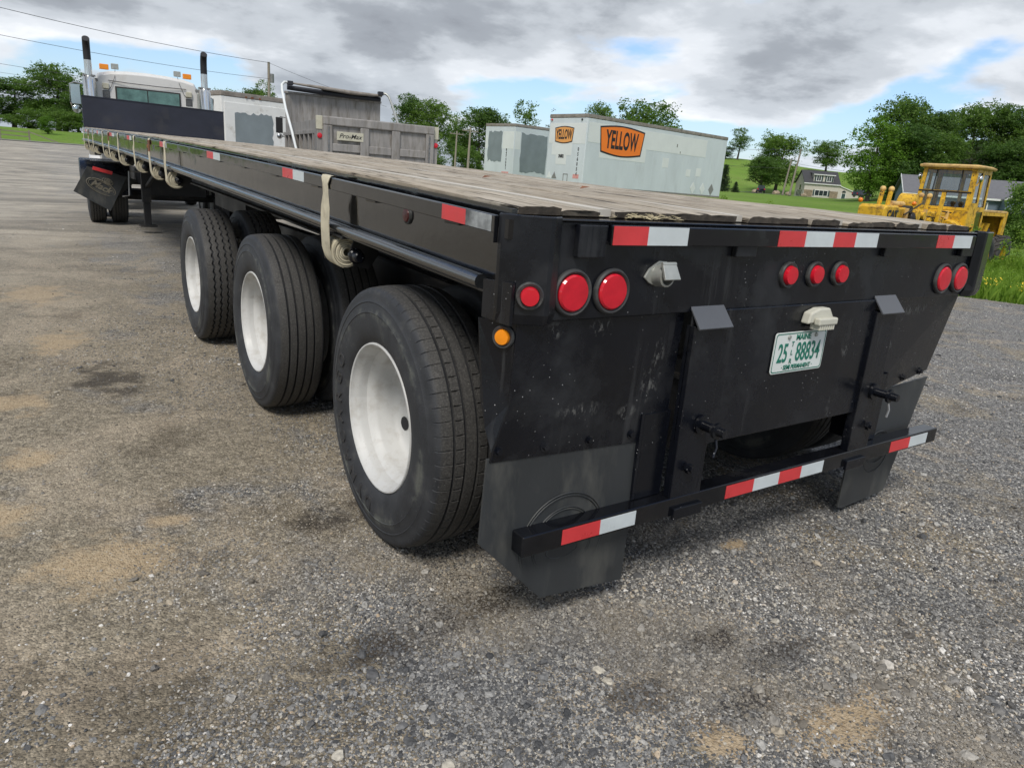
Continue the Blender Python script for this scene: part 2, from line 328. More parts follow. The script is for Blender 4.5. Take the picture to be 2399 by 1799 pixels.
def leafmat(name, a, b_, tr=.25):
    global NT
    m_ = bpy.data.materials.new(name); m_.use_nodes = True; NT = m_.node_tree; b = NT.nodes['Principled BSDF']
    g = N('ShaderNodeNewGeometry'); oi = N('ShaderNodeObjectInfo')
    f = math_('ADD', math_('MULTIPLY', g.outputs['Random Per Island'], .75), math_('MULTIPLY', oi.outputs['Random'], .25))
    c = mixc(f, a, b_); L(c, b.inputs['Base Color']); b.inputs['Roughness'].default_value = .6; b.inputs['Specular IOR Level'].default_value = .25
    t = N('ShaderNodeBsdfTranslucent'); L(mixc(1.0, c, (1.1, 1.25, .6), 'MULTIPLY'), t.inputs[0]); mx = N('ShaderNodeMixShader', i_Fac=tr)
    o = NT.nodes['Material Output']; L(b.outputs[0], mx.inputs[1]); L(t.outputs[0], mx.inputs[2]); L(mx.outputs[0], o.inputs[0])
    return m_
M['leaf'] = leafmat('leaf_green', (.065,.13,.026), (.185,.28,.065), .44); M['leafdark'] = leafmat('leaf_dark', (.047,.105,.026), (.13,.21,.052), .42)
M['leafbright'] = leafmat('leaf_bright', (.075,.160,.018), (.16,.28,.04), .4); M['leafgrey'] = leafmat('leaf_grey', (.05,.06,.04), (.10,.11,.08)); M['needle'] = leafmat('needle', (.018,.040,.016), (.045,.075,.03), .1)
M['weed'] = leafmat('weed_green', (.11,.21,.022), (.26,.38,.06), .45); M['flower'] = mat('yellow_flower', (.75,.55,.02), .6)

# ------------------------------------------------------------------ terrain
def ss(a, b, t): t = np.clip((t-a)/(b-a), 0, 1); return t*t*(3-2*t)
def hgt(x, y):
    x = np.asarray(x, float); y = np.asarray(y, float)
    r = np.hypot(x+2.3, y+1.5); az = np.degrees(np.arctan2(x+2.3, y+1.5))
    left = (1-ss(12, 26, np.abs(az-(-4))))
    h = left*(1.0*ss(28, 72, r)+1.5*ss(95, 125, r))
    h = h + ss(14, 30, az)*(1-ss(100, 130, az))*.95*ss(60, 170, r)
    dip = ss(46, 60, az)*(1-ss(95, 120, az))*ss(13, 19, r)*(1-ss(45, 110, r)); h = h-.62*dip
    hill = ss(38, 48, az)*(1-ss(62, 80, az)); h = h+hill*(12.6-3.0*ss(50, 59, az))*ss(205, 320, r)
    wood = ss(57, 63, az)*(1-ss(85, 110, az)); h = h+wood*2.5*ss(115, 160, r)
    h = h-.9*ss(330, 700, r)*hill
    return h+.024
def in_lot(x, y):
    w = .35*np.sin(1.7*x+2.1*y)+.3*np.sin(3.3*y-1.1*x+1)+.25*np.sin(.6*x-2.7*y)
    a = ((x < 11.6+w+.12*np.maximum(0, y-4)) | ((y < 4.3-.30*(x-11.5)+w) & (x < 45))) & (y > -45) & (x > -34) & (y < 86+.1*x)
    b = (y < 30) | (x < 9+.02*y+w)
    return a & b
na = 300; rad = [0.0]
rr = .25
while rr < 1400: rad.append(rr); rr *= 1.042; rr += .02
rad = np.array(rad); th = np.linspace(0, 2*np.pi, na, endpoint=False)
X = np.outer(rad, np.cos(th)); Y = np.outer(rad, np.sin(th)); Z = hgt(X, Y)
nr = len(rad); V = np.stack([X, Y, Z], -1).reshape(-1, 3)
ii, jj = np.meshgrid(np.arange(nr-1), np.arange(na), indexing='ij'); j2 = (jj+1) % na
F = np.stack([ii*na+jj, (ii+1)*na+jj, (ii+1)*na+j2, ii*na+j2], -1).reshape(-1, 4)
cen = V[F].mean(1); lot = in_lot(cen[:, 0], cen[:, 1])
def sub(name, F_, m_):
    u, inv = np.unique(F_, return_inverse=True); me = bpy.data.meshes.new(name)
    me.from_pydata(V[u].tolist(), [], inv.reshape(F_.shape).tolist()); me.update(); me.validate()
    me.polygons.foreach_set('use_smooth', [True]*len(me.polygons)); me.materials.append(m_)
    return struct(link(name, me))
SAND = [(-2.22, 1.02, .20, .17), (-2.54, 1.55, .14, .12), (-2.40, 2.12, .10, .12), (-1.98, 1.26, .08, .05), (-.56, -.74, .20, .12), (-.95, -.62, .10, .07), (-2.19, 4.4, .16, .30), (-.04, .09, .08, .04), (-2.3, 6.4, .3, .5), (-2.5, 3.0, .16, .2)]
DARK = [(-.49, -.46, .17, .07), (-.62, -.30, .12, .06), (-1.19, .19, .20, .10), (-1.0, -.37, .12, .08), (-1.38, 1.0, .22, .12), (-.78, -.55, .14, .06), (-1.6, .15, .25, .10), (-2.0, 3.3, .22, .4)]
def gravelmat():
    global NT
    m_ = bpy.data.materials.new('gravel_ground'); m_.use_nodes = True; NT = m_.node_tree; b = NT.nodes['Principled BSDF']
    tc = N('ShaderNodeTexCoord'); P = tc.outputs['Object']; sp = N('ShaderNodeSeparateXYZ'); L(P, sp.inputs[0])
    def nz(scale, det=6, rough=.6, st=(1,1,1), loc=(0,0,0), dist=0):
        mp = N('ShaderNodeMapping'); mp.inputs['Scale'].default_value = st; mp.inputs['Location'].default_value = loc; L(P, mp.inputs[0])
        n = N('ShaderNodeTexNoise', i_Scale=scale, i_Detail=det, i_Roughness=rough, i_Distortion=dist); L(mp.outputs[0], n.inputs['Vector']); return n.outputs[0]
    vo = N('ShaderNodeTexVoronoi', i_Scale=150); L(P, vo.inputs['Vector']); vo2 = N('ShaderNodeTexVoronoi', i_Scale=75); L(P, vo2.inputs['Vector'])
    g1 = N('ShaderNodeSeparateColor'); L(vo.outputs['Color'], g1.inputs[0]); g2 = N('ShaderNodeSeparateColor'); L(vo2.outputs['Color'], g2.inputs[0])
    grit = math_('ADD', math_('MULTIPLY', g1.outputs[0], .6), math_('MULTIPLY', g2.outputs[1], .4))
    gray = ramp(grit, [(.15, (.040,.040,.042)), (.42, (.118,.118,.118)), (.64, (.21,.207,.20)), (.82, (.36,.35,.33)), (.95, (.64,.625,.59))])
    grit2 = ramp(grit, [(.2, .55), (.6, 1.0), (.9, 1.5)])
    dirtc = ramp(nz(30, 9, .75), [(.3, (.115,.095,.066)), (.5, (.265,.225,.162)), (.7, (.43,.37,.275))])
    dirtg = mixc(.75, dirtc, grit2, 'MULTIPLY')
    # fines show where the yard is driven over: mostly left of the trailer, in ragged patches
    lft = N('ShaderNodeMapRange'); lft.inputs[1].default_value = -.7; lft.inputs[2].default_value = -2.0; lft.inputs[3].default_value = -.03; lft.inputs[4].default_value = .10; L(sp.outputs[0], lft.inputs[0])
    base = nz(.9, 10, .68, (1, .7, 1), (3, 1, 0), .5); fine = nz(3.2, 9, .68, (1, .7, 1), (1, 7, 0), .3)
    mk = math_('ADD', math_('ADD', math_('MULTIPLY', base, .6), math_('MULTIPLY', fine, .4)), lft.outputs[0])
    c = mixc(ramp(mk, [(.47, .10), (.545, .95)]), gray, dirtg)
    tan_ = nz(1.6, 10, .7, (1, .75, 1), (11.3, 4.2, 0), .6)
    c = mixc(ramp(math_('ADD', tan_, math_('MULTIPLY', lft.outputs[0], .5)), [(.53, 0.0), (.64, .7)]), c, mixc(.6, ramp(nz(45, 8, .75), [(.3, (.24,.195,.14)), (.55, (.43,.36,.265)), (.75, (.56,.485,.375))]), grit2, 'MULTIPLY'))
    drk = nz(1.3, 10, .68, (1, 1, 1), (21.3, 14.2, 0), .5); c = mixc(ramp(drk, [(.55, 0.0), (.62, .5)]), c, mixc(1.0, c, (.38, .36, .34), 'MULTIPLY'))
    wob = nz(5, 8, .72); 
    def spots(lst, a, b_):
        tot = None
        for x, y, rx, ry in lst:
            mp = N('ShaderNodeMapping', vector_type='TEXTURE'); mp.inputs['Location'].default_value = (x, y, 0); mp.inputs['Scale'].default_value = (rx, ry, 1); L(P, mp.inputs[0])
            ln = N('ShaderNodeVectorMath', operation='LENGTH'); L(mp.outputs[0], ln.inputs[0]); d_ = ln.outputs['Value']; tot = d_ if tot is None else math_('MINIMUM', tot, d_)
        return ramp(math_('MULTIPLY', math_('ADD', tot, math_('MULTIPLY', math_('SUBTRACT', wob, .5), 5.0)), .25), [(a*.25, 1.0), (b_*.25, 0.0)])
    c = mixc(math_('MULTIPLY', spots(SAND, .45, 1.25), .85), c, ramp(nz(55, 7, .75), [(.3, (.25,.175,.10)), (.5, (.42,.32,.20)), (.75, (.56,.45,.31))]))
    c = mixc(math_('MULTIPLY', spots(DARK, .3, .95), .75), c, (.040, .033, .027))
    # far left: bleached, dragged streaks along the yard
    far = N('ShaderNodeMapRange'); far.inputs[1].default_value = 4; far.inputs[2].default_value = 15; L(sp.outputs[1], far.inputs[0])
    stk = ramp(nz(.8, 10, .72, (.40, 1.0, 1), (2, 3, 0), .8), [(.38, (.19,.182,.165)), (.50, (.34,.315,.27)), (.64, (.54,.49,.41))])
    c = mixc(math_('MULTIPLY', far.outputs[0], .75), c, stk)
    L(c, b.inputs['Base Color']); b.inputs['Roughness'].default_value = .9; b.inputs['Specular IOR Level'].default_value = .25
    hh = math_('ADD', math_('MULTIPLY', math_('SUBTRACT', 1.0, vo.outputs['Distance']), .5), math_('MULTIPLY', math_('SUBTRACT', 1.0, vo2.outputs['Distance']), .5))
    bp = N('ShaderNodeBump', i_Strength=1.0, i_Distance=.008); L(hh, bp.inputs['Height'])
    bp2 = N('ShaderNodeBump', i_Strength=.6, i_Distance=.05); L(fine, bp2.inputs['Height']); L(bp2.outputs[0], bp.inputs['Normal']); L(bp.outputs[0], b.inputs['Normal'])
    return m_
def grassmat():
    global NT
    m_ = bpy.data.materials.new('grass_ground'); m_.use_nodes = True; NT = m_.node_tree; b = NT.nodes['Principled BSDF']
    tc = N('ShaderNodeTexCoord'); P = tc.outputs['Object']
    def nz(scale, det=6, st=(1,1,1)):
        mp = N('ShaderNodeMapping'); mp.inputs['Scale'].default_value = st; L(P, mp.inputs[0]); n = N('ShaderNodeTexNoise', i_Scale=scale, i_Detail=det, i_Roughness=.65); L(mp.outputs[0], n.inputs['Vector']); return n.outputs[0]
    c = ramp(nz(.05, 8), [(.3, (.12,.215,.032)), (.5, (.165,.275,.044)), (.7, (.22,.30,.07))])
    c = mixc(ramp(nz(.35, 8, (1, .4, 1)), [(.45, 0.0), (.75, .55)]), c, (.165, .175, .06)); c = mixc(ramp(nz(4, 6), [(.4, 0.0), (.7, .5)]), c, (.05, .09, .018))
    L(c, b.inputs['Base Color']); b.inputs['Roughness'].default_value = .95; b.inputs['Specular IOR Level'].default_value = .1
    bp = N('ShaderNodeBump', i_Strength=.8, i_Distance=.15); L(nz(9, 6), bp.inputs['Height']); L(bp.outputs[0], b.inputs['Normal'])
    return m_
M['gravel'] = gravelmat(); M['grass'] = grassmat()
sub('gravel_lot', F[lot], M['gravel']); sub('ground', F[~lot], M['grass'])

# loose stones: one uncountable layer, thick near the viewer
rng = np.random.default_rng(4)
def stonemat():
    global NT
    m_ = bpy.data.materials.new('gravel_stone'); m_.use_nodes = True; NT = m_.node_tree; b = NT.nodes['Principled BSDF']
    a = N('ShaderNodeAttribute', attribute_type='INSTANCER', attribute_name='tone'); tc = N('ShaderNodeTexCoord')
    c = ramp(a.outputs['Fac'], [(0.0, (.045,.046,.048)), (.30, (.118,.118,.118)), (.55, (.22,.216,.208)), (.75, (.38,.367,.34)), (.86, (.47,.43,.35)), (.92, (.42,.32,.21)), (1.0, (.72,.70,.66))])
    n = N('ShaderNodeTexNoise', i_Scale=1.5, i_Detail=5); L(tc.outputs['Object'], n.inputs['Vector'])
    br = N('ShaderNodeAttribute', attribute_type='INSTANCER', attribute_name='dust'); c = mixc(br.outputs['Fac'], c, mixc(.35, (.28, .235, .17), c))
    c = mixc(1.0, c, ramp(n.outputs[0], [(.3, .75), (.7, 1.2)]), 'MULTIPLY'); L(c, b.inputs['Base Color']); b.inputs['Roughness'].default_value = .75; b.inputs['Specular IOR Level'].default_value = .4
    return m_
def fbm(x, y, f, seed):
    s = 0; r2 = np.random.default_rng(seed)
    for k in range(5):
        ph = r2.uniform(0, 6.28, 4); a = r2.uniform(-1, 1, 4)*f*(1.7**k)
        s = s+(np.sin(a[0]*x+a[1]*y+ph[0])+np.sin(a[2]*x+a[3]*y+ph[1]))/(1.5**k)
    return s/4
n0 = 900000
d = 1.15*np.exp(rng.uniform(0, math.log(15/1.15), n0)); a = R(34.8)+rng.uniform(-R(44), R(44), n0)
# thin out towards the far end so that density per pixel stays even
px = -2.331+d*np.sin(a); py = -1.5301+d*np.cos(a)
patch = fbm(px, py, 2.2, 3)+.5*fbm(px, py, 6, 8)
spot = np.full(n0, 9.0)
for x_, y_, rx_, ry_ in SAND: spot = np.minimum(spot, np.hypot((px-x_)/rx_, (py-y_)/ry_))
keepp = np.clip(.46+.62*patch+.45*np.clip(px+1.45, -1.0, .9), .04, 1)*np.clip(spot-.35, .08, 1)*(.45+.55*(np.min([np.hypot((px-x_)/rx_, (py-y_)/ry_) for x_, y_, rx_, ry_ in DARK], 0) > 1))*np.clip(2.2/d, .16, 1.0)
k = (rng.random(n0) < keepp*.8) & in_lot(px, py)
px, py, d, patch = px[k], py[k], d[k], patch[k]; n_ = len(px)
big = rng.random(n_)
sz = np.where(big > .9975, rng.uniform(.010, .018, n_), np.where(big > .95, rng.uniform(.0048, .0078, n_), rng.uniform(.0019, .0047, n_)))*np.clip(.85+.04*d, .9, 1.25)
print('stones', n_)
me = bpy.data.meshes.new('gravel'); me.from_pydata(np.stack([px, py, hgt(px, py)+sz*.18], 1).tolist(), [], [])
at_ = me.attributes.new('sz', 'FLOAT', 'POINT'); at_.data.foreach_set('value', sz.astype(np.float32))
tone = np.clip(rng.beta(1.15, 1.45, n_)+np.where(rng.random(n_) > .965, .42, 0), 0, 1); at_ = me.attributes.new('tone', 'FLOAT', 'POINT'); at_.data.foreach_set('value', tone.astype(np.float32))
dark_ = np.full(n_, 9.0)
for x_, y_, rx_, ry_ in DARK: dark_ = np.minimum(dark_, np.hypot((px-x_)/rx_, (py-y_)/ry_)+rng.normal(0, .35, n_))
tone = tone*np.where(dark_ < .8, .6, 1.0)*np.clip(.95+.35*fbm(px, py, 3.1, 12), .55, 1.25); me.attributes['tone'].data.foreach_set('value', np.clip(tone, 0, 1).astype(np.float32))
dust = np.clip(.06+1.3*fbm(px, py, 1.6, 31)+.8*fbm(px, py, 5, 33)-.35*np.clip(px+1.3, -1, 1.2)+rng.normal(0, .15, n_), 0, .95); at_ = me.attributes.new('dust', 'FLOAT', 'POINT'); at_.data.foreach_set('value', dust.astype(np.float32))
gob = tag(link('gravel', me), 'loose grey gravel spread over the yard', 'gravel', kind='stuff')
ng = bpy.data.node_groups.new('scatter', 'GeometryNodeTree'); ng.interface.new_socket('Geometry', in_out='INPUT', socket_type='NodeSocketGeometry'); ng.interface.new_socket('Geometry', in_out='OUTPUT', socket_type='NodeSocketGeometry')
M['stone'] = stonemat(); NT = ng
gi = N('NodeGroupInput'); go = N('NodeGroupOutput'); mtp = N('GeometryNodeMeshToPoints'); L(gi.outputs[0], mtp.inputs[0])
gti = N('GeometryNodeJoinGeometry')
for q in range(5):
    ic = N('GeometryNodeMeshIcoSphere'); ic.inputs['Radius'].default_value = 1; ic.inputs['Subdivisions'].default_value = 2
    nzn = N('ShaderNodeTexNoise', i_Scale=.9, i_Detail=1.0); nzn.noise_dimensions = '4D'; nzn.inputs['W'].default_value = q*5.3
    vm = N('ShaderNodeVectorMath', operation='SUBTRACT'); vm.inputs[1].default_value = (.5, .5, .5); L(nzn.outputs['Color'], vm.inputs[0])
    vsn = N('ShaderNodeVectorMath', operation='SCALE'); vsn.inputs['Scale'].default_value = 2.0; L(vm.outputs[0], vsn.inputs[0])
    spn = N('GeometryNodeSetPosition'); L(ic.outputs[0], spn.inputs[0]); L(vsn.outputs[0], spn.inputs['Offset'])
    sm = N('GeometryNodeSetShadeSmooth'); sm.inputs['Shade Smooth'].default_value = False; L(spn.outputs[0], sm.inputs[0])
    mt = N('GeometryNodeSetMaterial'); L(sm.outputs[0], mt.inputs[0]); mt.inputs['Material'].default_value = M['stone']
    g2i = N('GeometryNodeGeometryToInstance'); L(mt.outputs[0], g2i.inputs[0]); L(g2i.outputs[0], gti.inputs[0])
iop = N('GeometryNodeInstanceOnPoints'); L(mtp.outputs[0], iop.inputs['Points']); L(gti.outputs[0], iop.inputs['Instance']); iop.inputs['Pick Instance'].default_value = True
ri = N('FunctionNodeRandomValue', data_type='INT'); ri.inputs[4].default_value = 0; ri.inputs[5].default_value = 4; L(ri.outputs[2], iop.inputs['Instance Index'])
rv = N('FunctionNodeRandomValue', data_type='FLOAT_VECTOR'); rv.inputs[0].default_value = (-.5, -.5, 0); rv.inputs[1].default_value = (.5, .5, 6.28); L(rv.outputs[0], iop.inputs['Rotation'])
na_ = N('GeometryNodeInputNamedAttribute', data_type='FLOAT'); na_.inputs[0].default_value = 'sz'
r3 = N('FunctionNodeRandomValue', data_type='FLOAT_VECTOR'); r3.inputs[0].default_value = (.7, .7, .45); r3.inputs[1].default_value = (1.35, 1.2, .8); r3.inputs['Seed'].default_value = 7
vml = N('ShaderNodeVectorMath', operation='SCALE'); L(r3.outputs[0], vml.inputs[0]); L(na_.outputs[0], vml.inputs['Scale']); L(vml.outputs[0], iop.inputs['Scale'])
L(iop.outputs[0], go.inputs[0])
gm = gob.modifiers.new('scatter', 'NODES'); gm.node_group = ng
def ribbon(name, pts, w, m_, lift=.05, n=60):
    P = np.array(pts, float); t = np.linspace(0, len(P)-1, n); x = np.interp(t, range(len(P)), P[:, 0]); y = np.interp(t, range(len(P)), P[:, 1])
    dx, dy = np.gradient(x), np.gradient(y); l = np.hypot(dx, dy); nx, ny = -dy/l*w/2, dx/l*w/2; v = []; f = []
    for i in range(n):
        for s in (-1, -.33, .33, 1):
            q = (x[i]+nx[i]*s, y[i]+ny[i]*s); v.append((*q, float(hgt(*q))+lift))
    for i in range(n-1):
        for s in range(3): a = i*4+s; f.append((a, a+1, a+5, a+4))
    g = G(); g.add(v, f); return struct(g.build(name, m_, smooth=True))
M['asphalt'] = mat('old_asphalt', (.17,.17,.17), .9, vary=.2, vs_=.6, bump=.2); M['darkasphalt'] = mat('driveway_asphalt', (.06,.06,.065), .9, vary=.1)
ribbon('road', [(60, 150), (95, 128), (118, 110), (137, 87), (152, 55), (158, 10)], 6.5, M['asphalt'], .12)
ribbon('driveway', [(127, 103), (136, 108), (146, 113)], 3.2, M['darkasphalt'], .16, 12)
ribbon('side_road', [(-60, 72), (-20, 74), (5, 76), (30, 80)], 9, M['asphalt'], .06)

# ------------------------------------------------------------------ flatbed trailer
def zb(y, x=-1.31):
    y = min(max(y, -.4), 15.2); t = min(max(y/2.4, 0), 1); return .034*y-.00112*y*y+.000024*y**3-.042*t*t*(3-2*t)*(x+1.31)/2.62
rnd = random.Random(11); M['dullred'] = mat('dull_red_lens', (.10,.008,.010), .3)
LEN = 14.6
def ylist(a, b, step): n = max(1, int(round((b-a)/step))); return [a+(b-a)*i/n for i in range(n+1)]
T = empty('flatbed_trailer', (0, 0, 0), 0, 'long black flatbed semi trailer with weathered wooden deck and three axles', 'trailer')
Bk, Gl, Un = M['black'], M['gloss'], M['under']
# deck planks
spans = [(-1.236, -.947, 2), (-.893, -.357, 3), (-.303, .233, 3), (.287, .823, 3), (.877, 1.236, 2)]
for x0, x1, n in spans:
    w = (x1-x0)/n
    for i in range(n):
        a, b = x0+w*i+.0015, x0+w*(i+1)-.0015; cut = rnd.uniform(5.5, 9.5); yend = rnd.uniform(.0, .02)
        for y0, y1 in ((.070+yend, cut-.004), (cut+.004, LEN-.06)):
            ys = ylist(y0, y1, .28); secs = []; base = rnd.uniform(-.003, .003)
            for q, y in enumerate(ys):
                nx = 6; top = [(a+(b-a)*k/nx, y+(rnd.uniform(-.006, .006) if q in (0, len(ys)-1) else 0), 1.334+base+rnd.uniform(-.0022, .0022)-(.004 if k in (0, nx) else 0)-(rnd.uniform(0, .004) if q == 0 else 0)) for k in range(nx+1)]
                secs.append([(a, y, 1.313), (b, y, 1.313)]+top[::-1])
            o = G().sweep(secs).build('plank', M['deck'], T, bend=True, smooth=50); o.data.materials.append(M['endgrain'])
            for pi in (len(o.data.polygons)-2, len(o.data.polygons)-1): o.data.polygons[pi].material_index = 1; o.data.polygons[pi].use_smooth = False
for x in (-.92, -.33, .26, .85):
    G().sweepy([(x-.024, 1.313), (x+.024, 1.313), (x+.024, 1.3335), (x-.024, 1.3335)], ylist(.095, LEN-.06, .5)).build('nailer_strip', M['nailer'], T, bend=True)
# side structure
for s in (-1, 1):
    Y = ylist(.075, LEN, .5)
    def sw(poly, ys=Y): return G().sweepy([(s*x, z) for x, z in poly][::(1 if s > 0 else -1)], ys)
    sw([(1.240, 1.10), (1.258, 1.10), (1.258, 1.326), (1.240, 1.326)]).build('side_rail', M['sidegloss'], T, bend=True)
    sw([(1.215, 1.092), (1.29, 1.092), (1.29, 1.099), (1.215, 1.099)]).build('rail_flange', Gl, T, bend=True)
    sw([(1.298, 1.262), (1.311, 1.262), (1.311, 1.309), (1.298, 1.309)]).build('rub_rail', M['sidegloss'], T, bend=True, bevel=.0035, seg=3)
    y0 = .17
    g = G().tube([(s*1.283, y, 1.116) for y in ylist(y0, LEN-.2, .4)], .021, 14); g.build('winch_track', M['pipe'], T, bend=True, smooth=50)
    pk = G().box(-.0195, .0195, -.045, .045, -.026, .02).mesh('stake_pocket', Gl)
    k = 0; y = .33
    while y < LEN-.1:
        o = link('stake_pocket', pk, T, .003, loc=(s*1.278, y, 1.279+zb(y, s*1.278)))
        sp_ = G().box(-.0195, .0195, -.012, .012, -.02, .02) if k == 0 else None
        y += .60; k += 1
    # marker lamps and tapes along the rail
    for y, z, mm in ((6.51, 1.24, 'amber'), (.70, 1.235, 'dullred')):
        lo = G().lathe([(s*1.258, .030), (s*1.264, .029), (s*1.266, .024), (s*1.266, .0)], (0, y, z), 'x', 18).build('marker_lamp', M['grommet'], T, bend=True, smooth=True)
        G().lathe([(s*1.265, .023), (s*1.270, .020), (s*1.272, .0)], (0, y, z), 'x', 18).build('lens', M[mm], lo, bend=True, smooth=True)
    for y1, ym, y0 in ((.364, .225, .09), (1.935, 1.779, 1.628), (3.575, 3.39, 3.212), (5.45, 5.28, 5.12), (7.66, 7.44, 7.285), (9.445, 9.17, 8.923), (11.2, 11.05, 10.9), (13.3, 13.15, 13.0)):
        for a, b, mm, nm in ((ym, y1, 'tapered', 'red_tape'), (y0, ym, 'tapewhite', 'white_tape')):
            sw([(1.3108, 1.2645), (1.3122, 1.2645), (1.3122, 1.3065), (1.3108, 1.3065)], [a, (a+b)/2, b]).build(nm, M['tapedirty' if (y0 < .1 and nm == 'white_tape') else mm], T, bend=True)
# main beams and cross members
for s in (-1, 1):
    ys = ylist(.05, LEN-.2, .5); secs = []
    low = lambda y: .80 if y < 9 else min(1.12, .80+.32*(y-9)/2.4)
    G().sweep([[(s*.455, y, low(y)), (s*.465, y, low(y)), (s*.465, y, 1.29), (s*.455, y, 1.29)] for y in ys]).build('beam_web', Un, T, bend=True)
    G().sweep([[(s*.46-.07, y, low(y)-.016), (s*.46+.07, y, low(y)-.016), (s*.46+.07, y, low(y)), (s*.46-.07, y, low(y))] for y in ys]).build('beam_flange', Un, T, bend=True)
cm = G().box(-1.235, 1.235, -.03, .03, -.05, .05).mesh('cross_member', Un)
y = .5
while y < LEN-.3:
    link('cross_member', cm, T, loc=(0, y, 1.228+zb(y, 0))); y += .61
# headboard
hb = G(); hb.box(-1.24, 1.24, LEN-.03, LEN, 1.33, 1.88); o = hb.build('headboard', M['headboard'], T, bend=True, bevel=.004)
for x in (-1.215, -.62, 0, .62, 1.215): G().box(x-.025, x+.025, LEN+.0005, LEN+.05, 1.10, 1.86).build('headboard_post', M['headboard'], T, bend=True)
G().box(-1.245, 1.245, LEN-.04, LEN+.02, 1.8805, 1.895).build('headboard_cap', M['headboard'], T, bend=True)
# ---- wheels
def tyre_mesh(style):
    halo = [(-.110,.284),(-.119,.289),(-.128,.303),(-.135,.322),(-.1395,.350),(-.1412,.385),(-.1405,.408),(-.1425,.411),(-.1405,.415),(-.1372,.437),(-.1345,.4485),(-.1365,.452),(-.1325,.4575),(-.1295,.472),(-.1275,.485),(-.1235,.4965),(-.1165,.5035)]
    ns = 5 if style == 'sipe' else 4; nP = 64; per = [0, .045, .09, .15, .2, .6] if style == 'sipe' else [0, .34, .67]
    if style == 'zig': nP = 56; per = [0, .25, .5, .75]
    rows = []
    edges = [-.0665, -.0235, .0235, .0665]; gw = .0062 if style != 'zig' else .0072
    for p in range(nP):
        for q, fr in enumerate(per):
            t = 2*math.pi*(p+fr)/nP; co, si = math.cos(t), math.sin(t); prof = list(halo)
            dep = style == 'sipe' and q in (2, 3); zz_ = .0055*(1-4*abs(fr-.5)) if style == 'zig' else 0
            sh = -.004 if (q == 2 if style == 'sipe' else False) else 0
            prof[-1] = (prof[-1][0], prof[-1][1]+sh); prof[-2] = (prof[-2][0]+(.002 if sh else 0), prof[-2][1]+sh)
            prof.append((-.108, .5075+sh)); R0 = lambda x: .5145-.0065*(abs(x)/.105)**2.5
            last = -.1045
            for e, x in enumerate(edges):
                xo = x+zz_; prof += [(xo-gw, R0(x)), (xo-gw*.55, R0(x)-.016), (xo+gw*.55, R0(x)-.016), (xo+gw, R0(x))]
                if e < 3:
                    mid = (x+edges[e+1])/2; dd = .006 if (dep and e != 1) else 0
                    prof += [(mid-.009, R0(mid)-dd), (mid+.009, R0(mid)-dd)]
            prof.append((.108, .5075+sh)); prof += [(-a, b) for a, b in halo[::-1]]
            rows.append([(x, (.285+(r-.285)*.948)*co, (.285+(r-.285)*.948)*si) for x, r in prof])
    rows.append(rows[0]); g = G(); g.sweep(rows, False, False)
    me = g.mesh('wheel', M['rubber'], smooth=32); return me
TY = {k: tyre_mesh(k) for k in ('rib', 'zig', 'sipe')}
rp = [(-.112,.2835),(-.1205,.2905),(-.1255,.2885),(-.1265,.2835),(-.1235,.280),(-.108,.2775),(-.098,.2685),(-.084,.2655),(-.058,.2640),(-.048,.2560),(-.030,.2445),(-.018,.2425),(.040,.2420),(.054,.2390),(.066,.230),(.074,.215),(.082,.195),(.096,.178),(.100,.165),(.100,.085)]
back = [(.110,.085),(.110,.165),(.095,.205),(.095,.25),(.118,.262),(.118,.2835)]
gr = G().lathe(rp+back, (0,0,0), 'x', 56)
RIM = gr.mesh('rim', M['rim'], smooth=35)
HOLE = G().add([(0, .030*math.cos(a), .021*math.sin(a)) for a in np.linspace(0, 2*math.pi, 14, endpoint=False)], [tuple(range(14))]).mesh('hand_hole', M['soot'])
HUB = G().lathe([(.105,.112),(.080,.108),(.065,.090),(.058,.06),(.058,0)], (0,0,0), 'x', 28).mesh('hub', M['under'], smooth=35)
VAL = G().tube([(.075,-.195,.0),(.02,-.190,.004),(-.035,-.184,.006)], .0065, 8).cyl((-.03,-.1845,.0055),(-.058,-.1815,.007),.0095,8).mesh('valve_stem', M['steel'])
def arc_text(body, r0, size, start, step):
    """raised sidewall letters reading clockwise from outside (outward is -x), tops away from the hub"""
    out_ = []
    for k, ch in enumerate(body):
        t = start-step*k; rad_ = Vector((0, math.cos(t), math.sin(t)))
        out_.append(text(ch, size, M['sidewall'], None, frame(rad_*r0+Vector((-.1395, 0, 0)), rad_.cross(Vector((-1,0,0))), rad_), bold=.0015, ext=.0045, name='letter'))
    return out_
LET = arc_text('DYNACARGO', .362, .078, R(-84), R(-13.5))
RT = .5144
def wheel(parent, style, loc, inner=False, right=False, letters=False, spin=0, sc=1, holes=False):
    """one tyre with its rim; inner = dish turned inwards"""
    o = link('wheel', TY[style], parent, loc=loc); flip = inner != right
    o.rotation_euler = (spin, 0, math.pi if flip else 0); o.scale = (sc*.97,)*3
    for nm, me in (('rim', RIM), ('valve_stem', VAL)): link(nm, me, o)
    if not inner: link('hub', HUB, o)
    if holes:
        for k in range(5):
            t = 2*math.pi*(k+.56)/5; rd = Vector((-.92, -math.cos(t)*.38, -math.sin(t)*.38)).normalized(); h_ = link('hand_hole', HOLE, o)
            h_.matrix_local = frame((0,0,0), rd, Vector((0, -math.sin(t), math.cos(t)))).to_4x4(); h_.location = Vector((.0745, .202*math.cos(t), .202*math.sin(t)))
    if letters:
        for me in LET: link('letter', me, o)
    return o
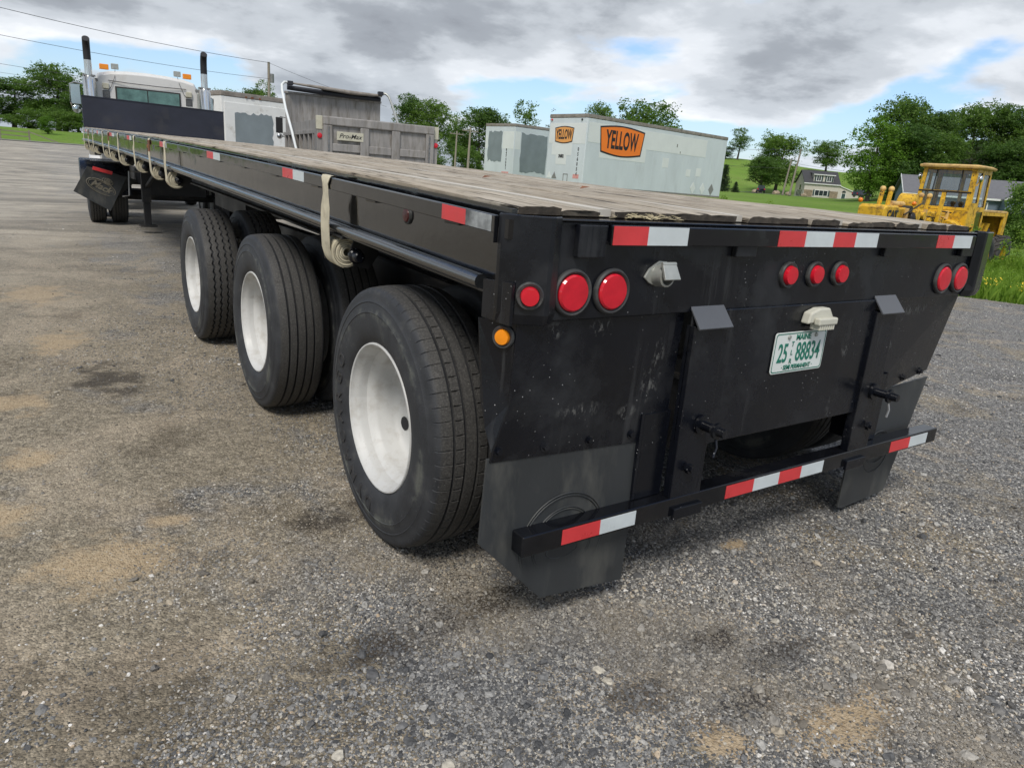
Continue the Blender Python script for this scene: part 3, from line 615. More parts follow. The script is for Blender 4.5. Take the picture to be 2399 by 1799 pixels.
for k, st in enumerate(('sipe', 'rib', 'zig')):
    yc = .7866+1.7277*k
    for s in (-1, 1):
        wheel(T, st, (s*1.197, yc, RT), False, s > 0, letters=(k == 0 and s < 0), spin=(0, .35, .7)[k], holes=s < 0)
        wheel(T, 'rib' if k < 2 else 'zig', (s*.862, yc, RT), True, s > 0, spin=.9+k)
    G().tube([(x, yc, RT) for x in (-1.03, 1.03)], .062, 16).build('axle', Un, T, smooth=True)
    for s in (-1, 1):
        G().lathe([(s*.62,.10),(s*.62,.205),(s*.86,.205),(s*.88,.12)], (0, yc, RT), 'x', 28).build('brake_drum', Un, T, smooth=35)
        G().tube([(s*.46, yc-.55+.11*i, RT+.17-.06*math.sin(math.pi*i/10)) for i in range(11)], .035, 6).build('leaf_spring', Un, T)
        G().prism([(yc-.68, .52), (yc-.52, .52), (yc-.45, .85), (yc-.75, .85)], 'x', s*.46-.05, s*.46+.05).build('spring_hanger', Un, T)
        G().lathe([(-.06,.0),(-.06,.07),(.06,.08),(.06,.0)], (s*.40, yc-.28, RT-.02), 'y', 14).build('brake_chamber', Un, T, smooth=35)
for s in (-1, 1): G().box(s*.46-.045, s*.46+.045, .15, 5.6, .60, .845).build('dark_gap_filler', Un, T, bevel=.006)  # boxes added to darken the bright gap seen under the deck
# landing gear
for s in (-1, 1):
    g = G().box(s*.62-.065, s*.62+.065, 11.85, 11.98, .52, 1.50); g.build('landing_leg', Un, T, bevel=.006)
    lg = G().box(s*.62-.05, s*.62+.05, 11.865, 11.965, .16, .55).build('inner_leg', Un, T)
    G().box(s*.62-.13, s*.62+.13, 11.79, 12.04, .13, .158).build('landing_foot', Un, T, bevel=.006)
    G().beam((s*.62, 11.9, .75), (s*.46, 11.0, 1.2), .05, .05).build('leg_brace', Un, T)
G().beam((-.56, 11.915, .95), (.56, 11.915, .95), .06, .06).build('leg_cross_brace', Un, T)
G().tube([(-.70, 11.9, 1.0), (-.85, 11.9, 1.0), (-.87, 11.9, .62), (-.97, 11.9, .60)], .013, 8).build('landing_crank', M['steel'], T)
G().box(-.44, .44, 6.2, 7.6, .62, .80).build('air_tank_tray', Un, T, bend=True)
for s in (-.2, .2): G().lathe([(-.5,0),(-.5,.1),(-.46,.13),(.46,.13),(.5,.1),(.5,0)], (s, 6.9, .95), 'y', 18).build('air_tank', Un, T, smooth=35)
# ---- rear end
G().box(-1.20, 1.20, .0, .016, 1.036, 1.306).build('rear_header', Bk, T, bevel=.004, seg=3)
G().box(-1.23, 1.23, -.012, .12, 1.3065, 1.3125).build('header_lip', Gl, T, bevel=.003, seg=3)
G().box(-1.15, 1.15, .017, .06, 1.04, 1.10).build('header_flange', Un, T)
for s in (-1, 1):
    pl = [(-1.155,-.014),(-1.19,-.032),(-1.206,-.034),(-1.276,.006),(-1.300,.055),(-1.300,.073),(-1.292,.073),(-1.292,.056),(-1.270,.012),(-1.205,-.024),(-1.19,-.024),(-1.155,-.006)]
    pl = [(-s*x, y) for x, y in pl]
    if s > 0: pl = [(-x, y) for x, y in [(-1.155,-.014),(-1.19,-.030),(-1.206,-.032),(-1.306,-.012),(-1.314,.0),(-1.312,.073),(-1.304,.073),(-1.304,.004),(-1.205,-.022),(-1.19,-.022),(-1.155,-.006)]]
    if s > 0: pl = pl[::-1]
    secs = [[(x*(1 if z < 1.30 or abs(x) < 1.2 else 1), y+.0, z) for x, y in pl] for z in (1.030, 1.06, 1.2, 1.318)]
    secs[0] = [(x*.998, y+.012, z) for x, y, z in secs[0]]
    G().sweep(secs).build('corner_post', Bk, T, bevel=.0035, seg=3)
    G().prism([(s*1.296, .03), (s*1.296, .074), (s*1.17, .074), (s*1.17, -.02), (s*1.205, -.02)], 'z', 1.255, 1.3045).build('corner_gusset', Gl, T)
    G().box(*(sorted((s*1.298, s*1.311))), .0745, .0775, 1.24, 1.309).build('rail_end_plate', Gl, T)
    # wrap plate below the corner
    G().add([(s*1.293, .0, 1.03),(s*1.297, .135, 1.03),(s*1.297, .135, 1.135),(s*1.293, .0, 1.145),(s*1.283,.0,1.03),(s*1.287,.135,1.03),(s*1.287,.135,1.135),(s*1.283,.0,1.145)],
            [(0,1,2,3),(7,6,5,4),(0,4,5,1),(1,5,6,2),(2,6,7,3),(3,7,4,0)]).build('corner_plate', Bk, T)
def round_lamp(c, nrm, rg, rl, lens, name, proud=.012):
    nrm = Vector(nrm).normalized(); up = Vector((0,0,1)); x = up.cross(nrm).normalized(); y = nrm.cross(x)
    Mx = Matrix((x, y, nrm)).transposed().to_4x4(); Mx.translation = Vector(c)
    o = G().lathe([(-.004, rg*.97), (.004, rg), (.011, rg*.965), (.0135, rg*.90), (.0105, rl*1.04), (.004, rl*1.0)], (0,0,0), 'z', 36).xf(Mx).build(name, M['grommet'], T, smooth=50)
    G().lathe([(.002, rl), (.010+proud*.4, rl*.99), (.0115+proud, rl*.90), (.0122+proud, rl*.60), (.0125+proud, rl*.3), (.0126+proud, 0)], (0,0,0), 'z', 36).xf(Mx).build('lens', M[lens], o, smooth=30)
    return o
for x in (-1.094, -.950, .950, 1.096): round_lamp((x, -.001, 1.114), (0,-1,0), .067, .052, 'red', 'tail_lamp', .006)
for x in (-.140, .014, .168): round_lamp((x, -.001, 1.148), (0,-1,0), .047, .033, 'red', 'marker_lamp', .012)
round_lamp((-1.243, -.0135, 1.112), (-.52, -.85, 0), .038, .026, 'red', 'marker_lamp', .012)
# rear rub rail with pockets
G().box(-.996, 1.10, -.034, -.022, 1.247, 1.302).build('rear_rub_rail', Gl, T, bevel=.0035, seg=3)
for x in (-1.05, -.40, .47, 1.08): G().box(x-.05, x+.05, -.0215, -.0005, 1.212, 1.300).build('stake_pocket', Bk, T, bevel=.003)
for x0, x1, mm in ((-.992,-.861,'tapered'), (-.861,-.697,'tapewhite'), (-.267,-.122,'tapered'), (-.122,.044,'tapewhite'), (.044,.178,'tapered'), (.178,.326,'tapewhite'), (.771,.905,'tapered'), (.905,1.062,'tapewhite')):
    G().box(x0, x1, -.0352, -.0338, 1.2485, 1.3005).build('red_tape' if mm == 'tapered' else 'white_tape', M[mm], T)
# electric socket
so_ = G().prism([(-.829,1.152),(-.812,1.178),(-.775,1.200),(-.742,1.198),(-.730,1.165),(-.742,1.138),(-.775,1.124),(-.808,1.136)], 'y', -.008, -.0005).build('trailer_socket', M['galv'], T, bevel=.002)
G().lathe([(-.008,.033),(-.045,.030),(-.047,.024),(-.020,.022),(-.020,0)], (-.772,0,1.158), 'y', 24).build('socket_barrel', M['galv'], so_, smooth=35)
G().add([(-.800,-.040,1.192),(-.744,-.040,1.192),(-.740,-.062,1.150),(-.804,-.062,1.150),(-.800,-.048,1.196),(-.744,-.048,1.196),(-.740,-.070,1.154),(-.804,-.070,1.154)],[(0,1,2,3),(7,6,5,4),(0,4,5,1),(1,5,6,2),(2,6,7,3),(3,7,4,0)]).build('socket_cap', M['galv'], so_, bevel=.002)
G().cyl((-.800,-.043,1.196),(-.744,-.043,1.196),.006,10).build('cap_hinge', M['galv'], so_)
# lower panels, flaps
def panel(name, quad, th, m_, bev=.002):
    """quad of (x,y,z) seen from behind, thickened forwards"""
    a = [Vector(p) for p in quad]; b = [p+Vector((0, th, 0)) for p in a]; n = len(a)
    return G().add(a+b, [tuple(range(n)), tuple(range(n, 2*n))[::-1]]+[(i, i+n, (i+1) % n+n, (i+1) % n) for i in range(n)]).build(name, m_, T, bevel=bev)
panel('lower_panel', [(-1.255,.016,1.034),(-1.262,.02,.80),(-1.300,.03,.660),(-1.305,.03,.628),(-.72,.03,.604),(-.61,.03,.602),(-.61,.016,1.034)], .008, M['scuffed'])
panel('lower_panel', [(.60,.018,1.034),(.60,.03,.60),(.80,.05,.612),(1.19,.078,.66),(1.20,.078,.70),(1.262,.05,1.034)], .008, M['scuffed'])
panel('centre_panel', [(-.60,-.011,1.041),(-.60,-.011,.568),(.60,-.011,.568),(.60,-.011,1.041)], .008, M['scuffed'], .003)
for s in (-1, 1):
    if s > 0: continue
    w = G().add([(s*1.256,.018,1.03),(s*1.263,.022,.80),(s*1.301,.032,.66),(s*1.303,.07,.72),(s*1.306,.10,.80),(s*1.310,.13,1.03)], [(0,1,2,3,4,5)])
    w.build('panel_return', Bk, T)
round_lamp((-1.272, .050, .990), (-.86, -.5, 0), .033, .022, 'amber', 'marker_lamp', .008)
fl = panel('mud_flap', [(-1.312,.034,.640),(-1.324,.030,.375),(-1.085,.022,.130),(-.735,.022,.098),(-.712,.034,.612)], .008, M['flap'], .001)
fr = panel('mud_flap', [(.64,.062,.60),(.615,.05,.07),(.65,.05,.06),(1.03,.07,.062),(1.235,.086,.62)], .008, M['flap'], .001)
for f, cx, cy, cz in ((fl, -1.011, .019, .311), (fr, .86, .052, .30)):
    for r0 in ((.166, .157, .118, .111) if f is fl else (.10,)):
        G().lathe([(cy+.010, r0), (cy+.0065, r0+.0015), (cy+.010, r0+.003)], (cx, 0, cz), 'y', 44).build('embossed_ring', M['flap'], f, smooth=True)
    el = [(cx+.062*math.cos(t), cy+.009, cz-.03+.026*math.sin(t)) for t in np.linspace(0, 2*math.pi, 28)]
    G().tube(el, .0025, 5).build('embossed_oval', M['flap'], f)
for x, z in ((-1.280,.662),(-1.115,.650),(-.945,.645),(-.770,.640),(.75,.645),(.93,.655),(1.10,.665)):
    yy = .03 if x < 0 else .03+.075*(x-.6)
    G().cyl((x,yy+.004,z),(x,yy-.004,z),.016,16).cyl((x,yy-.004,z),(x,yy-.014,z),.010,6).build('bolt', Bk, T)
# underride guard
for s in (-1, 1):
    x0, x1 = sorted((s*.452, s*.600))
    G().prism([(x0,-.0265),(x1,-.0265),(x1,.010),(x1-.008,.010),(x1-.008,-.0185),(x0+.008,-.0185),(x0+.008,.010),(x0,.010)], 'z', .3968, .995).build('guard_upright', Bk, T, bevel=.003, seg=3)
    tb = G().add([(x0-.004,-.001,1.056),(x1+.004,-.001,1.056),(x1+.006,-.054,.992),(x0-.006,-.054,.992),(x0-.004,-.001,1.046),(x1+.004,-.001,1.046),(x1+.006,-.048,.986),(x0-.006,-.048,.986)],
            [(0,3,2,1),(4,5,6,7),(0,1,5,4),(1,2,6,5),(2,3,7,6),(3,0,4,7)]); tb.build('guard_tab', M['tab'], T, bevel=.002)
    bx = sorted((s*.605, s*.735)); G().prism([(.02,.40),(.02,.705),(.10,.705),(.16,.66),(.16,.40)], 'x', bx[0]+(0 if s > 0 else .0), bx[0]+.012).build('guard_bracket', Bk, T)
    G().prism([(.02,.40),(.02,.705),(.10,.705),(.16,.66),(.16,.40)], 'x', bx[1]-.012, bx[1]).build('guard_bracket', Bk, T)
    G().box(bx[0]+.013, bx[1]-.013, .02, .03, .40, .70).build('guard_bracket_plate', Bk, T)
    xc = s*.505+(.04 if s > 0 else 0)
    pin = G().lathe([(-.030,.034),(-.040,.034),(-.042,.018),(-.095,.016),(-.096,.028),(-.106,.028),(-.108,.017),(-.135,.015),(-.136,0)], (xc,0,.655), 'y', 14).build('lock_pin', Bk, T, smooth=35)
    G().tube([(xc,-.100,.628),(xc-.005,-.112,.60),(xc-.02,-.115,.57)], .005, 6).build('pin_cotter', M['steel'] if s > 0 else Bk, pin)
    G().cyl((s*.545,-.034,.505),(s*.545,-.050,.505),.018,6).cyl((s*.545,-.05,.505),(s*.545,-.058,.505),.009,8).build('bolt', Bk, T)
    G().box(s*.515-.07, s*.515+.07, -.040, -.0275, .318, .360).build('guard_clip', Bk, T, bevel=.002)
G().box(-1.207, 1.207, -.027, .042, .3285, .3965).build('guard_bar', Gl, T, bevel=.005, seg=3)
for x0, x1, mm in ((-1.06,-.908,'tapered'),(-.908,-.755,'tapewhite'),(-.309,-.153,'tapered'),(-.153,0,'tapewhite'),(0,.140,'tapered'),(.140,.289,'tapewhite'),(.799,.962,'tapered'),(.962,1.117,'tapewhite')):
    G().box(x0, x1, -.0283, -.0268, .337, .388).build('red_tape' if mm == 'tapered' else 'white_tape', M[mm], T)
# licence plate and its lamp
def rrect(cx, cz, w, h, r, n=5):
    p = []
    for sx, sz, a in ((1,1,0),(-1,1,90),(-1,-1,180),(1,-1,270)):
        for k in range(n+1): t = R(a+90*k/n); p.append((cx+sx*(w/2-r)+r*math.cos(t), cz+sz*(h/2-r)+r*math.sin(t)))
    return p[::-1]
PX, PZ = -.012, .868
lp = G().prism(rrect(PX, PZ, .305, .152, .012), 'y', -.019, -.016).build('licence_plate', M['plate'], T)
rim_o, rim_i = rrect(PX, PZ, .297, .144, .011), rrect(PX, PZ, .290, .137, .010)
n = len(rim_o); g = G(); g.add([(x,-.0198,z) for x, z in rim_o]+[(x,-.0198,z) for x, z in rim_i], [(i,(i+1)%n,n+(i+1)%n,n+i) for i in range(n)]); g.build('plate_border', M['green'], lp)
def ptext(b, size, x, z, sx=1, bold=0, m_='green'): return text(b, size, M[m_], lp, frame((PX+x, -.0198, PZ+z), (1,0,0), (0,0,1)), bold=bold, sx=sx, ext=.0008)
ptext('MAINE', .030, .012, .054, 1.0, .0006); ptext('25', .098, -.098, -.004, .60, .0012); ptext('88834', .098, .052, -.004, .60, .0012)
for i, ch in enumerate('TLR'): ptext(ch, .026, -.046, .030-.032*i, .9, .0004)
ptext('\u00b7 SEMI PERMANENT \u00b7', .024, 0, -.056, .85, .0004)
for x in (-.075, .085): G().lathe([(-.019,.009),(-.024,.007),(-.025,0)], (PX+x,0,PZ+.058), 'y', 10).build('plate_screw', M['galv'], lp)
pl_ = G().prism([(-.03,.975),(-.02,1.015),(.03,1.03),(.09,1.03),(.115,1.0),(.125,.985)], 'y', -.047, -.0115).build('plate_lamp', M['cream'], T, bevel=.006)
G().box(.0, .112, -.072, -.0472, .972, .998).build('lamp_visor', M['cream'], pl_, bevel=.005)
g = G()
for i in range(7): g.box(.012+.0135*i, .021+.0135*i, -.068, -.026, .953, .9745)
g.build('lamp_lens', M['cream'], pl_, bevel=.002)
# strap winches
def winch(y, seed, big=1.0, tilt=0):
    q = random.Random(seed); cx, cz = -1.245, 1.018; r0 = .066*q.uniform(.92, 1.08); wd = .046
    o = G().prism([(cx-.005, cz-.040), (cx+.06, cz-.055), (cx+.10, cz), (cx+.10, 1.094), (cx+.0, 1.094), (cx-.018, cz+.02)], 'y', y-.135, y-.128).build('strap_winch', Un, T, bend=True)
    G().prism([(cx-.05, cz-.045), (cx+.03, cz-.06), (cx+.05, cz), (cx+.05, 1.094), (cx-.045, 1.094), (cx-.06, cz+.03)], 'y', y+.07, y+.077).build('winch_plate', Un, o, bend=True)
    G().box(cx-.05, cx+.05, y-.128, y+.07, 1.082, 1.0915).build('winch_top', Un, o, bend=True)
    G().lathe([(y-.135,.030),(y-.150,.030),(y-.155,.024),(y-.185,.022),(y-.190,.016),(y-.190,0)], (cx,0,cz), 'y', 18).build('ratchet_hub', Bk, o, bend=True, smooth=35)
    prof = [(y+wd, r0)]
    sp_ = G()
    for i in range(6):
        ra, rb_ = r0*(1-.13*i), r0*(1-.13*i-.10); sp_.lathe([(y-wd-.001*i, rb_), (y-wd-.004*(i % 2), ra), (y+wd, ra), (y+wd, rb_)], (cx,0,cz), 'y', 28)
    sp_.build('rolled_strap', M['strap'], o, bend=True, smooth=30)
    path = [(-1.292,1.3145),(-1.300,1.3155),(-1.3125,1.3145),(-1.3175,1.305),(-1.3185,1.28),(-1.319,1.24),(-1.3225+q.uniform(-.004,.004),1.19),(-1.3215,1.13),(-1.319,1.08),(-1.3155,cz+.01)]
    for k in range(1, 8): t = math.pi+.05+1.3*k/7; path.append((cx+(r0+.003)*math.cos(t), cz+(r0+.003)*math.sin(t)))
    th = .003; secs = []; nP = len(path)
    for k, (x, z) in enumerate(path):
        tw = q.uniform(-.006, .006) if 3 < k < nP-7 else 0; w_ = wd*(.62 if k in (4, 5) else 1)
        secs.append([(x, y-w_+tw, z), (x, y+w_+tw, z), (x+th, y+w_+tw, z), (x+th, y-w_+tw, z)])
    G().sweep(secs).build('strap', M['strap'], o, bend=True, smooth=45)
    if seed % 3 == 0:
        G().box(-1.322, -1.316, y-.05, y+.05, 1.20, 1.30).build('flat_hook', M['rust'], o, bend=True)
for k, y in enumerate((1.34, 5.19, 6.03, 7.08, 8.5, 9.55, 10.35, 11.9, 12.7, 13.7)): winch(y, k+1)
# straw and debris caught at the deck's end
g = G(); q = random.Random(5)
for i in range(120):
    x = q.gauss(-.78, .06); y = q.uniform(.03, .085); a = q.uniform(0, 6.28); l = q.uniform(.012, .035); z = 1.316+q.uniform(0, .010)
    dx, dy, dz = math.cos(a)*l, math.sin(a)*l*.5, q.uniform(-.004, .008); g.add([(x,y,z),(x+dx,y+dy,z+dz),(x+dx+.0025,y+dy+.002,z+dz+.001),(x+.0025,y+.002,z+.001)], [(0,1,2,3)])
M['straw'] = mat('straw', (.42,.36,.22), .9, vary=.3, vs_=30)
tag(g.build('straw', M['straw']), 'bits of dry straw caught at the rear edge of the deck', 'straw', kind='stuff')

# ------------------------------------------------------------------ tractor
def loft(secs_y):
    """list of (y, [(x,z)...]) sections"""
    return G().sweep([[(x, y, z) for x, z in s] for y, s in secs_y])
def arch(hw, z0, z1, zr, n=8, top=.16):
    """cab-like cross-section: vertical sides, rounded roof edges"""
    p = [(-hw, z0), (-hw, z1)]
    for k in range(1, n): t = math.pi*k/n; p.append((-hw*math.cos(t)*(1-.0*k), z1+(zr-z1)*math.sin(t)**.55))
    return p+[(hw, z1), (hw, z0)]
S = empty('semi_tractor', (.0, 13.66, 0), R(-3.2), 'white semi tractor with twin exhaust stacks coupled to the flatbed', 'truck')
Wh = M['cabwhite']
loft([(2.95, arch(.98, 1.05, 2.62, 2.84)), (3.02, arch(1.0, 1.05, 2.66, 2.90)), (3.8, arch(1.0, 1.05, 2.66, 2.94)), (4.35, arch(.98, 1.05, 2.55, 2.80)), (4.75, arch(.95, 1.05, 2.0, 2.12))]).build('cab', Wh, S, smooth=35, bevel=.01)
loft([(4.76, arch(.80, 1.0, 1.9, 2.05)), (5.6, arch(.72, 1.0, 1.8, 1.95)), (6.3, arch(.66, .95, 1.6, 1.78)), (6.42, arch(.6, .95, 1.5, 1.65))]).build('hood', Wh, S, smooth=35)
G().box(-.63, .63, 2.930, 2.9485, 2.16, 2.57).build('window_frame', M['interior'], S, bevel=.004)
G().box(-.60, -.03, 2.922, 2.929, 2.19, 2.54).build('rear_window', M['pane2'], S)
G().box(-.01, .60, 2.922, 2.929, 2.19, 2.54).build('rear_window', M['pane2'], S)
for s in (-1, 1):
    x = s*1.10
    mf = G().lathe([(1.15,0),(1.15,.10),(1.2,.118),(2.62,.118),(2.68,.10),(2.70,.07)], (x, 2.72, 0), 'z', 20).build('muffler', M['chrome'], S, smooth=35)
    G().tube([(x,2.72,2.66),(x,2.72,3.0)], .068, 16, caps=False).build('exhaust_stack', M['chrome'], S, smooth=True)
    G().tube([(x,2.72,3.0),(x,2.72,3.15),(x,2.70,3.26),(x,2.66,3.34),(x,2.60,3.39)], .0685, 16).build('stack_tip', M['soot'], S, smooth=True)
    G().box(x-.12, x+.12, 2.66, 2.78, 2.695, 2.725).build('stack_clamp', M['steel'], S)
    G().beam((x, 2.80, 2.66), (s*.95, 2.96, 2.66), .04, .05).build('stack_bracket', M['steel'], S)
    G().box(s*1.01-.05, s*1.01+.05, 2.82, 2.90, 1.2, 2.6).build('stack_shroud', M['galv'], S, bevel=.01)
    fr_ = [(s*1.03,4.0,2.60),(s*1.36,3.95,2.63),(s*1.45,3.93,2.58),(s*1.46,3.93,2.2),(s*1.43,3.94,2.10),(s*1.03,4.0,2.05)]
    mr = G().tube(fr_, .016, 8).build('mirror_arm', M['chrome'], S, smooth=True)
    G().box(*sorted((s*1.26, s*1.445)), 3.93, 3.96, 2.18, 2.59).build('mirror', M['mirror'], mr, bevel=.008)
    G().ball((s*1.36, 3.93, 2.08), .085, 16, 8, (1,.35,1)).build('convex_mirror', M['mirror'], mr, smooth=True)
    sg = G().box(s*.80-.085, s*.80+.085, 3.05, 3.16, 2.885, 2.99).build('amber_beacon', M['amber'], S, bevel=.01)
    G().box(s*.60-.07, s*.60+.07, 3.04, 3.10, 2.91, 3.02).build('work_lamp', M['galv'], S, bevel=.008)
    G().box(s*.80-.06, s*.80+.06, 2.90, 2.945, 2.50, 2.61).build('work_lamp', M['sign'], S, bevel=.012)
    g = G()
    for k in range(8): g.box(s*.80-.06, s*.80+.06, 2.935, 2.948, 2.33+.016*k, 2.338+.016*k)
    g.build('cab_vent', M['steel'], S)
    G().box(s*.80-.066, s*.80+.066, 2.942, 2.9485, 2.32, 2.465).build('vent_frame', M['interior'], S)
    # frame rail, fender, lamps
    G().box(s*.43-.04, s*.43+.04, -1.1, 6.3, .72, .98).build('frame_rail', M['under'], S)
    for k, yy in enumerate((0, 1.35)):
        pts = []
        g = G(); ring = [(R(8+14*i)) for i in range(13)] if k == 0 else [(R(12+13*i)) for i in range(12)]
        g.lathe([(s*.66,.60),(s*1.42,.60),(s*1.43,.575),(s*1.43,.545)], (0, yy, .5144), 'x', 16, a0=R(12), a1=R(176))
        g.build('fender', M['black'], S, smooth=35)
        for xx, inn in ((1.205, False), (.86, True)): wheel(S, 'zig', (s*xx, yy, RT), inn, s > 0, spin=.4*k)
    wheel(S, 'rib', (s*1.02, 5.45, RT), False, s > 0)
    G().lathe([(s*.80,.62),(s*1.17,.62),(s*1.19,.58)], (0, 5.45, .5144), 'x', 16, a0=R(10), a1=R(165)).build('front_fender', Wh, S, smooth=35)
    G().lathe([(2.9,0),(2.9,.3),(2.95,.31),(4.1,.31),(4.15,.3),(4.15,0)], (s*.82, 0, .72), 'y', 22).build('fuel_tank', M['chrome'], S, smooth=35)
    G().box(s*.62-.14, s*.62+.14, 6.34, 6.42, 1.15, 1.35).build('headlamp', M['glass2'], S, bevel=.02)
    # side windows and doors
    G().box(*sorted((s*.992, s*1.006)), 3.2, 4.25, 2.05, 2.58).build('side_window', M['pane'], S)
    G().box(*sorted((s*.994, s*1.012)), 3.1, 4.4, 1.12, 2.02).build('door', Wh, S, bevel=.01)
G().box(-1.1, 1.1, 6.45, 6.6, .45, .78).build('bumper', M['chrome'], S, bevel=.02)
G().box(-.45, .45, 6.42, 6.46, .95, 1.6).build('grille', M['chrome'], S, bevel=.01)
for yy in (0, 1.35): G().cyl((-1.05, yy, RT), (1.05, yy, RT), .07, 14).build('axle', M['under'], S, smooth=True)
G().cyl((-.9, 5.45, RT), (.9, 5.45, RT), .05, 14).build('axle', M['under'], S, smooth=True)
G().lathe([(.98,0),(.98,.45),(1.08,.47),(1.11,.4),(1.11,0)], (0, .25, 0), 'z', 24).build('fifth_wheel', M['under'], S)
G().tube([(-.75,2.93,2.67),(-.4,2.90,2.655),(.2,2.9,2.65),(.75,2.93,2.66)], .008, 6).build('cable', M['wire'], S)
for s in (-1, 1): G().tube([(s*.60,3.04,2.90),(s*.62,2.93,2.75),(s*.70,2.93,2.55),(s*.76,2.92,2.47)], .005, 5).build('cable', M['wire'], S)
G().box(-.5, .5, -1.09, -1.05, .6, .95).build('light_bar', M['under'], S)
# twisted mud flap with its oval badge (left rear)
o_ = Vector((-1.150, -.66, .60)); rt = Vector((.71, .0, -.70)).normalized(); rt = Vector((.815, .12, -.20)).normalized()
A_, B_, C_, D_ = [Vector(p) for p in ((-1.553,-.74,.591),(-1.32,-.76,1.012),(-.73,-.70,.867),(-1.022,-.72,.278))]
n = (C_-B_).cross(A_-B_).normalized(); n = n if n.y < 0 else -n
mf = G().add([A_, B_, C_, D_]+[p-n*.008 for p in (A_, B_, C_, D_)], [(0,1,2,3),(7,6,5,4),(0,4,5,1),(1,5,6,2),(2,6,7,3),(3,7,4,0)]).build('mud_flap', M['flap'], S)
G().add([C_, C_+Vector((.17,.12,-.05)), D_+Vector((.05,.10,.17)), D_], [(0,1,2,3)]).build('flap_fold', M['flap'], S)
uL = (C_-B_).normalized(); vL = n.cross(uL).normalized(); vL = vL if vL.z > 0 else -vL
cL = (A_+B_+C_+D_)/4+uL*.02+vL*.0
rot = R(-14); u2 = uL*math.cos(rot)+vL*math.sin(rot); v2 = vL*math.cos(rot)-uL*math.sin(rot)
for rx, ry, rad_ in ((.235,.105,.007), (.205,.082,.004)):
    G().tube([cL+n*.006+u2*rx*math.cos(t)+v2*ry*math.sin(t) for t in np.linspace(0, 2*math.pi, 33)], rad_, 6).build('badge_ring', M['badge'], mf)
fM = frame(cL+n*.004, u2, v2)
if fM.to_3x3().col[2].dot(n) < 0: fM = frame(cL+n*.004, -u2, v2)
text('Mack', .15, M['badge'], mf, fM, bold=.004, shear=.3, ext=.003)
dg_ = cL+v2*.135+u2*.05+n*.006
g = G()
for dx, dy, rr_ in ((-.055,0,.030),(-.02,.012,.034),(.02,.012,.034),(.055,0,.030),(0,-.02,.03),(-.03,-.03,.018),(.03,-.03,.018),(.0,.03,.02)):
    g.tube([dg_+u2*(dx+rr_*math.cos(t))+v2*(dy+rr_*math.sin(t)) for t in np.linspace(0, 2*math.pi, 15)], .0045, 5)
g.build('badge_emblem', M['badge'], mf)
mid = (B_+C_)/2; G().obox(B_*.62+C_*.38-vL*.0+n*.012+Vector((0,0,.0)), (uL, n, vL), .15, .006, .028).build('red_reflector', M['tapered'], S)

# ------------------------------------------------------------------ dump truck
D = empty('dump_truck', (3.95, 12.98, 0), R(-7.7), 'weathered grey aluminium dump truck with rolled black tarp parked beside the flatbed', 'truck')
Al = M['dump']
G().box(-1.20, -1.17, .1, 4.25, 1.02, 2.18).box(1.17, 1.20, .1, 4.25, 1.02, 2.18).box(-1.2, 1.2, .1, 4.25, .98, 1.02).build('dump_body', Al, D)
for s in (-1, 1):
    xs = sorted((s*1.2, s*1.27))
    G().box(*xs, .1, 4.25, 1.90, 1.98).build('side_rail', Al, D, bevel=.008)
    G().box(*xs, .1, 4.25, 1.02, 1.14).build('bottom_rail', Al, D, bevel=.008)
    for k in range(8): G().box(xs[0], xs[1], .45+.5*k, .52+.5*k, 1.1405, 1.8995).build('side_rib', Al, D, bevel=.006)
    G().prism([(.0,.95),(.0,2.23),(.10,2.23),(.30,1.95),(.30,.95)], 'x', *sorted((s*1.175, s*1.275))).build('corner_post', Al, D, bevel=.008)
    G().prism([(.0-.012,1.98),(.0-.012,2.235),(.10,2.235),(.07,1.98)], 'x', *sorted((s*1.165, s*1.285))).build('post_cap', M['sign'], D, bevel=.006)
    lo = G().lathe([(-.004,.05),(-.02,.05),(-.024,.04),(-.024,0)], (s*1.225, 0, 1.86), 'y', 18).build('tail_lamp', M['red'], D, smooth=35)
    g = G()
    for k in range(16): g.obox((s*1.06, -.075, 2.02-.05*k), ((1,0,0),(0,1,0),(0,0,1)), .020 if k % 2 else .009, .009 if k % 2 else .020, .030)
    g.build('tailgate_chain', M['steel'], D)
    # tarp arm
    G().tube([(s*1.34,1.4,1.15),(s*1.34,2.5,1.95),(s*1.35,3.3,2.5),(s*1.35,3.75,2.9),(s*1.33,3.92,3.06),(s*1.26,3.98,3.13),(s*1.17,4.0,3.13)], .030, 10).build('tarp_arm', M['boxwhite'] if s < 0 else M['galv'], D, smooth=True)
    G().box(*sorted((s*1.06, s*1.19)), 3.93, 4.06, 3.075, 3.17).build('arm_end_block', M['tarp'], D, bevel=.01)
    for xx, inn in ((1.03, False), (.70, True)): wheel(D, 'zig', (s*xx, 1.25, RT), inn, s > 0)
    wheel(D, 'rib', (s*.98, 5.4, RT), False, s > 0)
    G().box(s*.4-.04, s*.4+.04, .1, 6.6, .62, .95).build('frame_rail', M['under'], D)
    ma = G().tube([(s*.98,5.1,2.35),(s*1.22,5.0,2.38),(s*1.26,5.0,2.3)], .010, 6).tube([(s*.98,5.1,1.85),(s*1.22,5.0,1.92),(s*1.26,5.0,1.98)], .010, 6).build('mirror_arm', M['wire'], D)
    G().box(*sorted((s*1.16, s*1.33)), 4.985, 5.015, 1.98, 2.36).build('mirror', M['soot'], ma, bevel=.006)
    G().ball((s*1.24, 4.99, 1.90), .07, 14, 8, (1,.35,1)).build('convex_mirror', M['chrome'], ma, smooth=True)
tgm = G().box(-1.14, 1.14, -.03, .03, 1.0, 2.16).build('tailgate', Al, D)
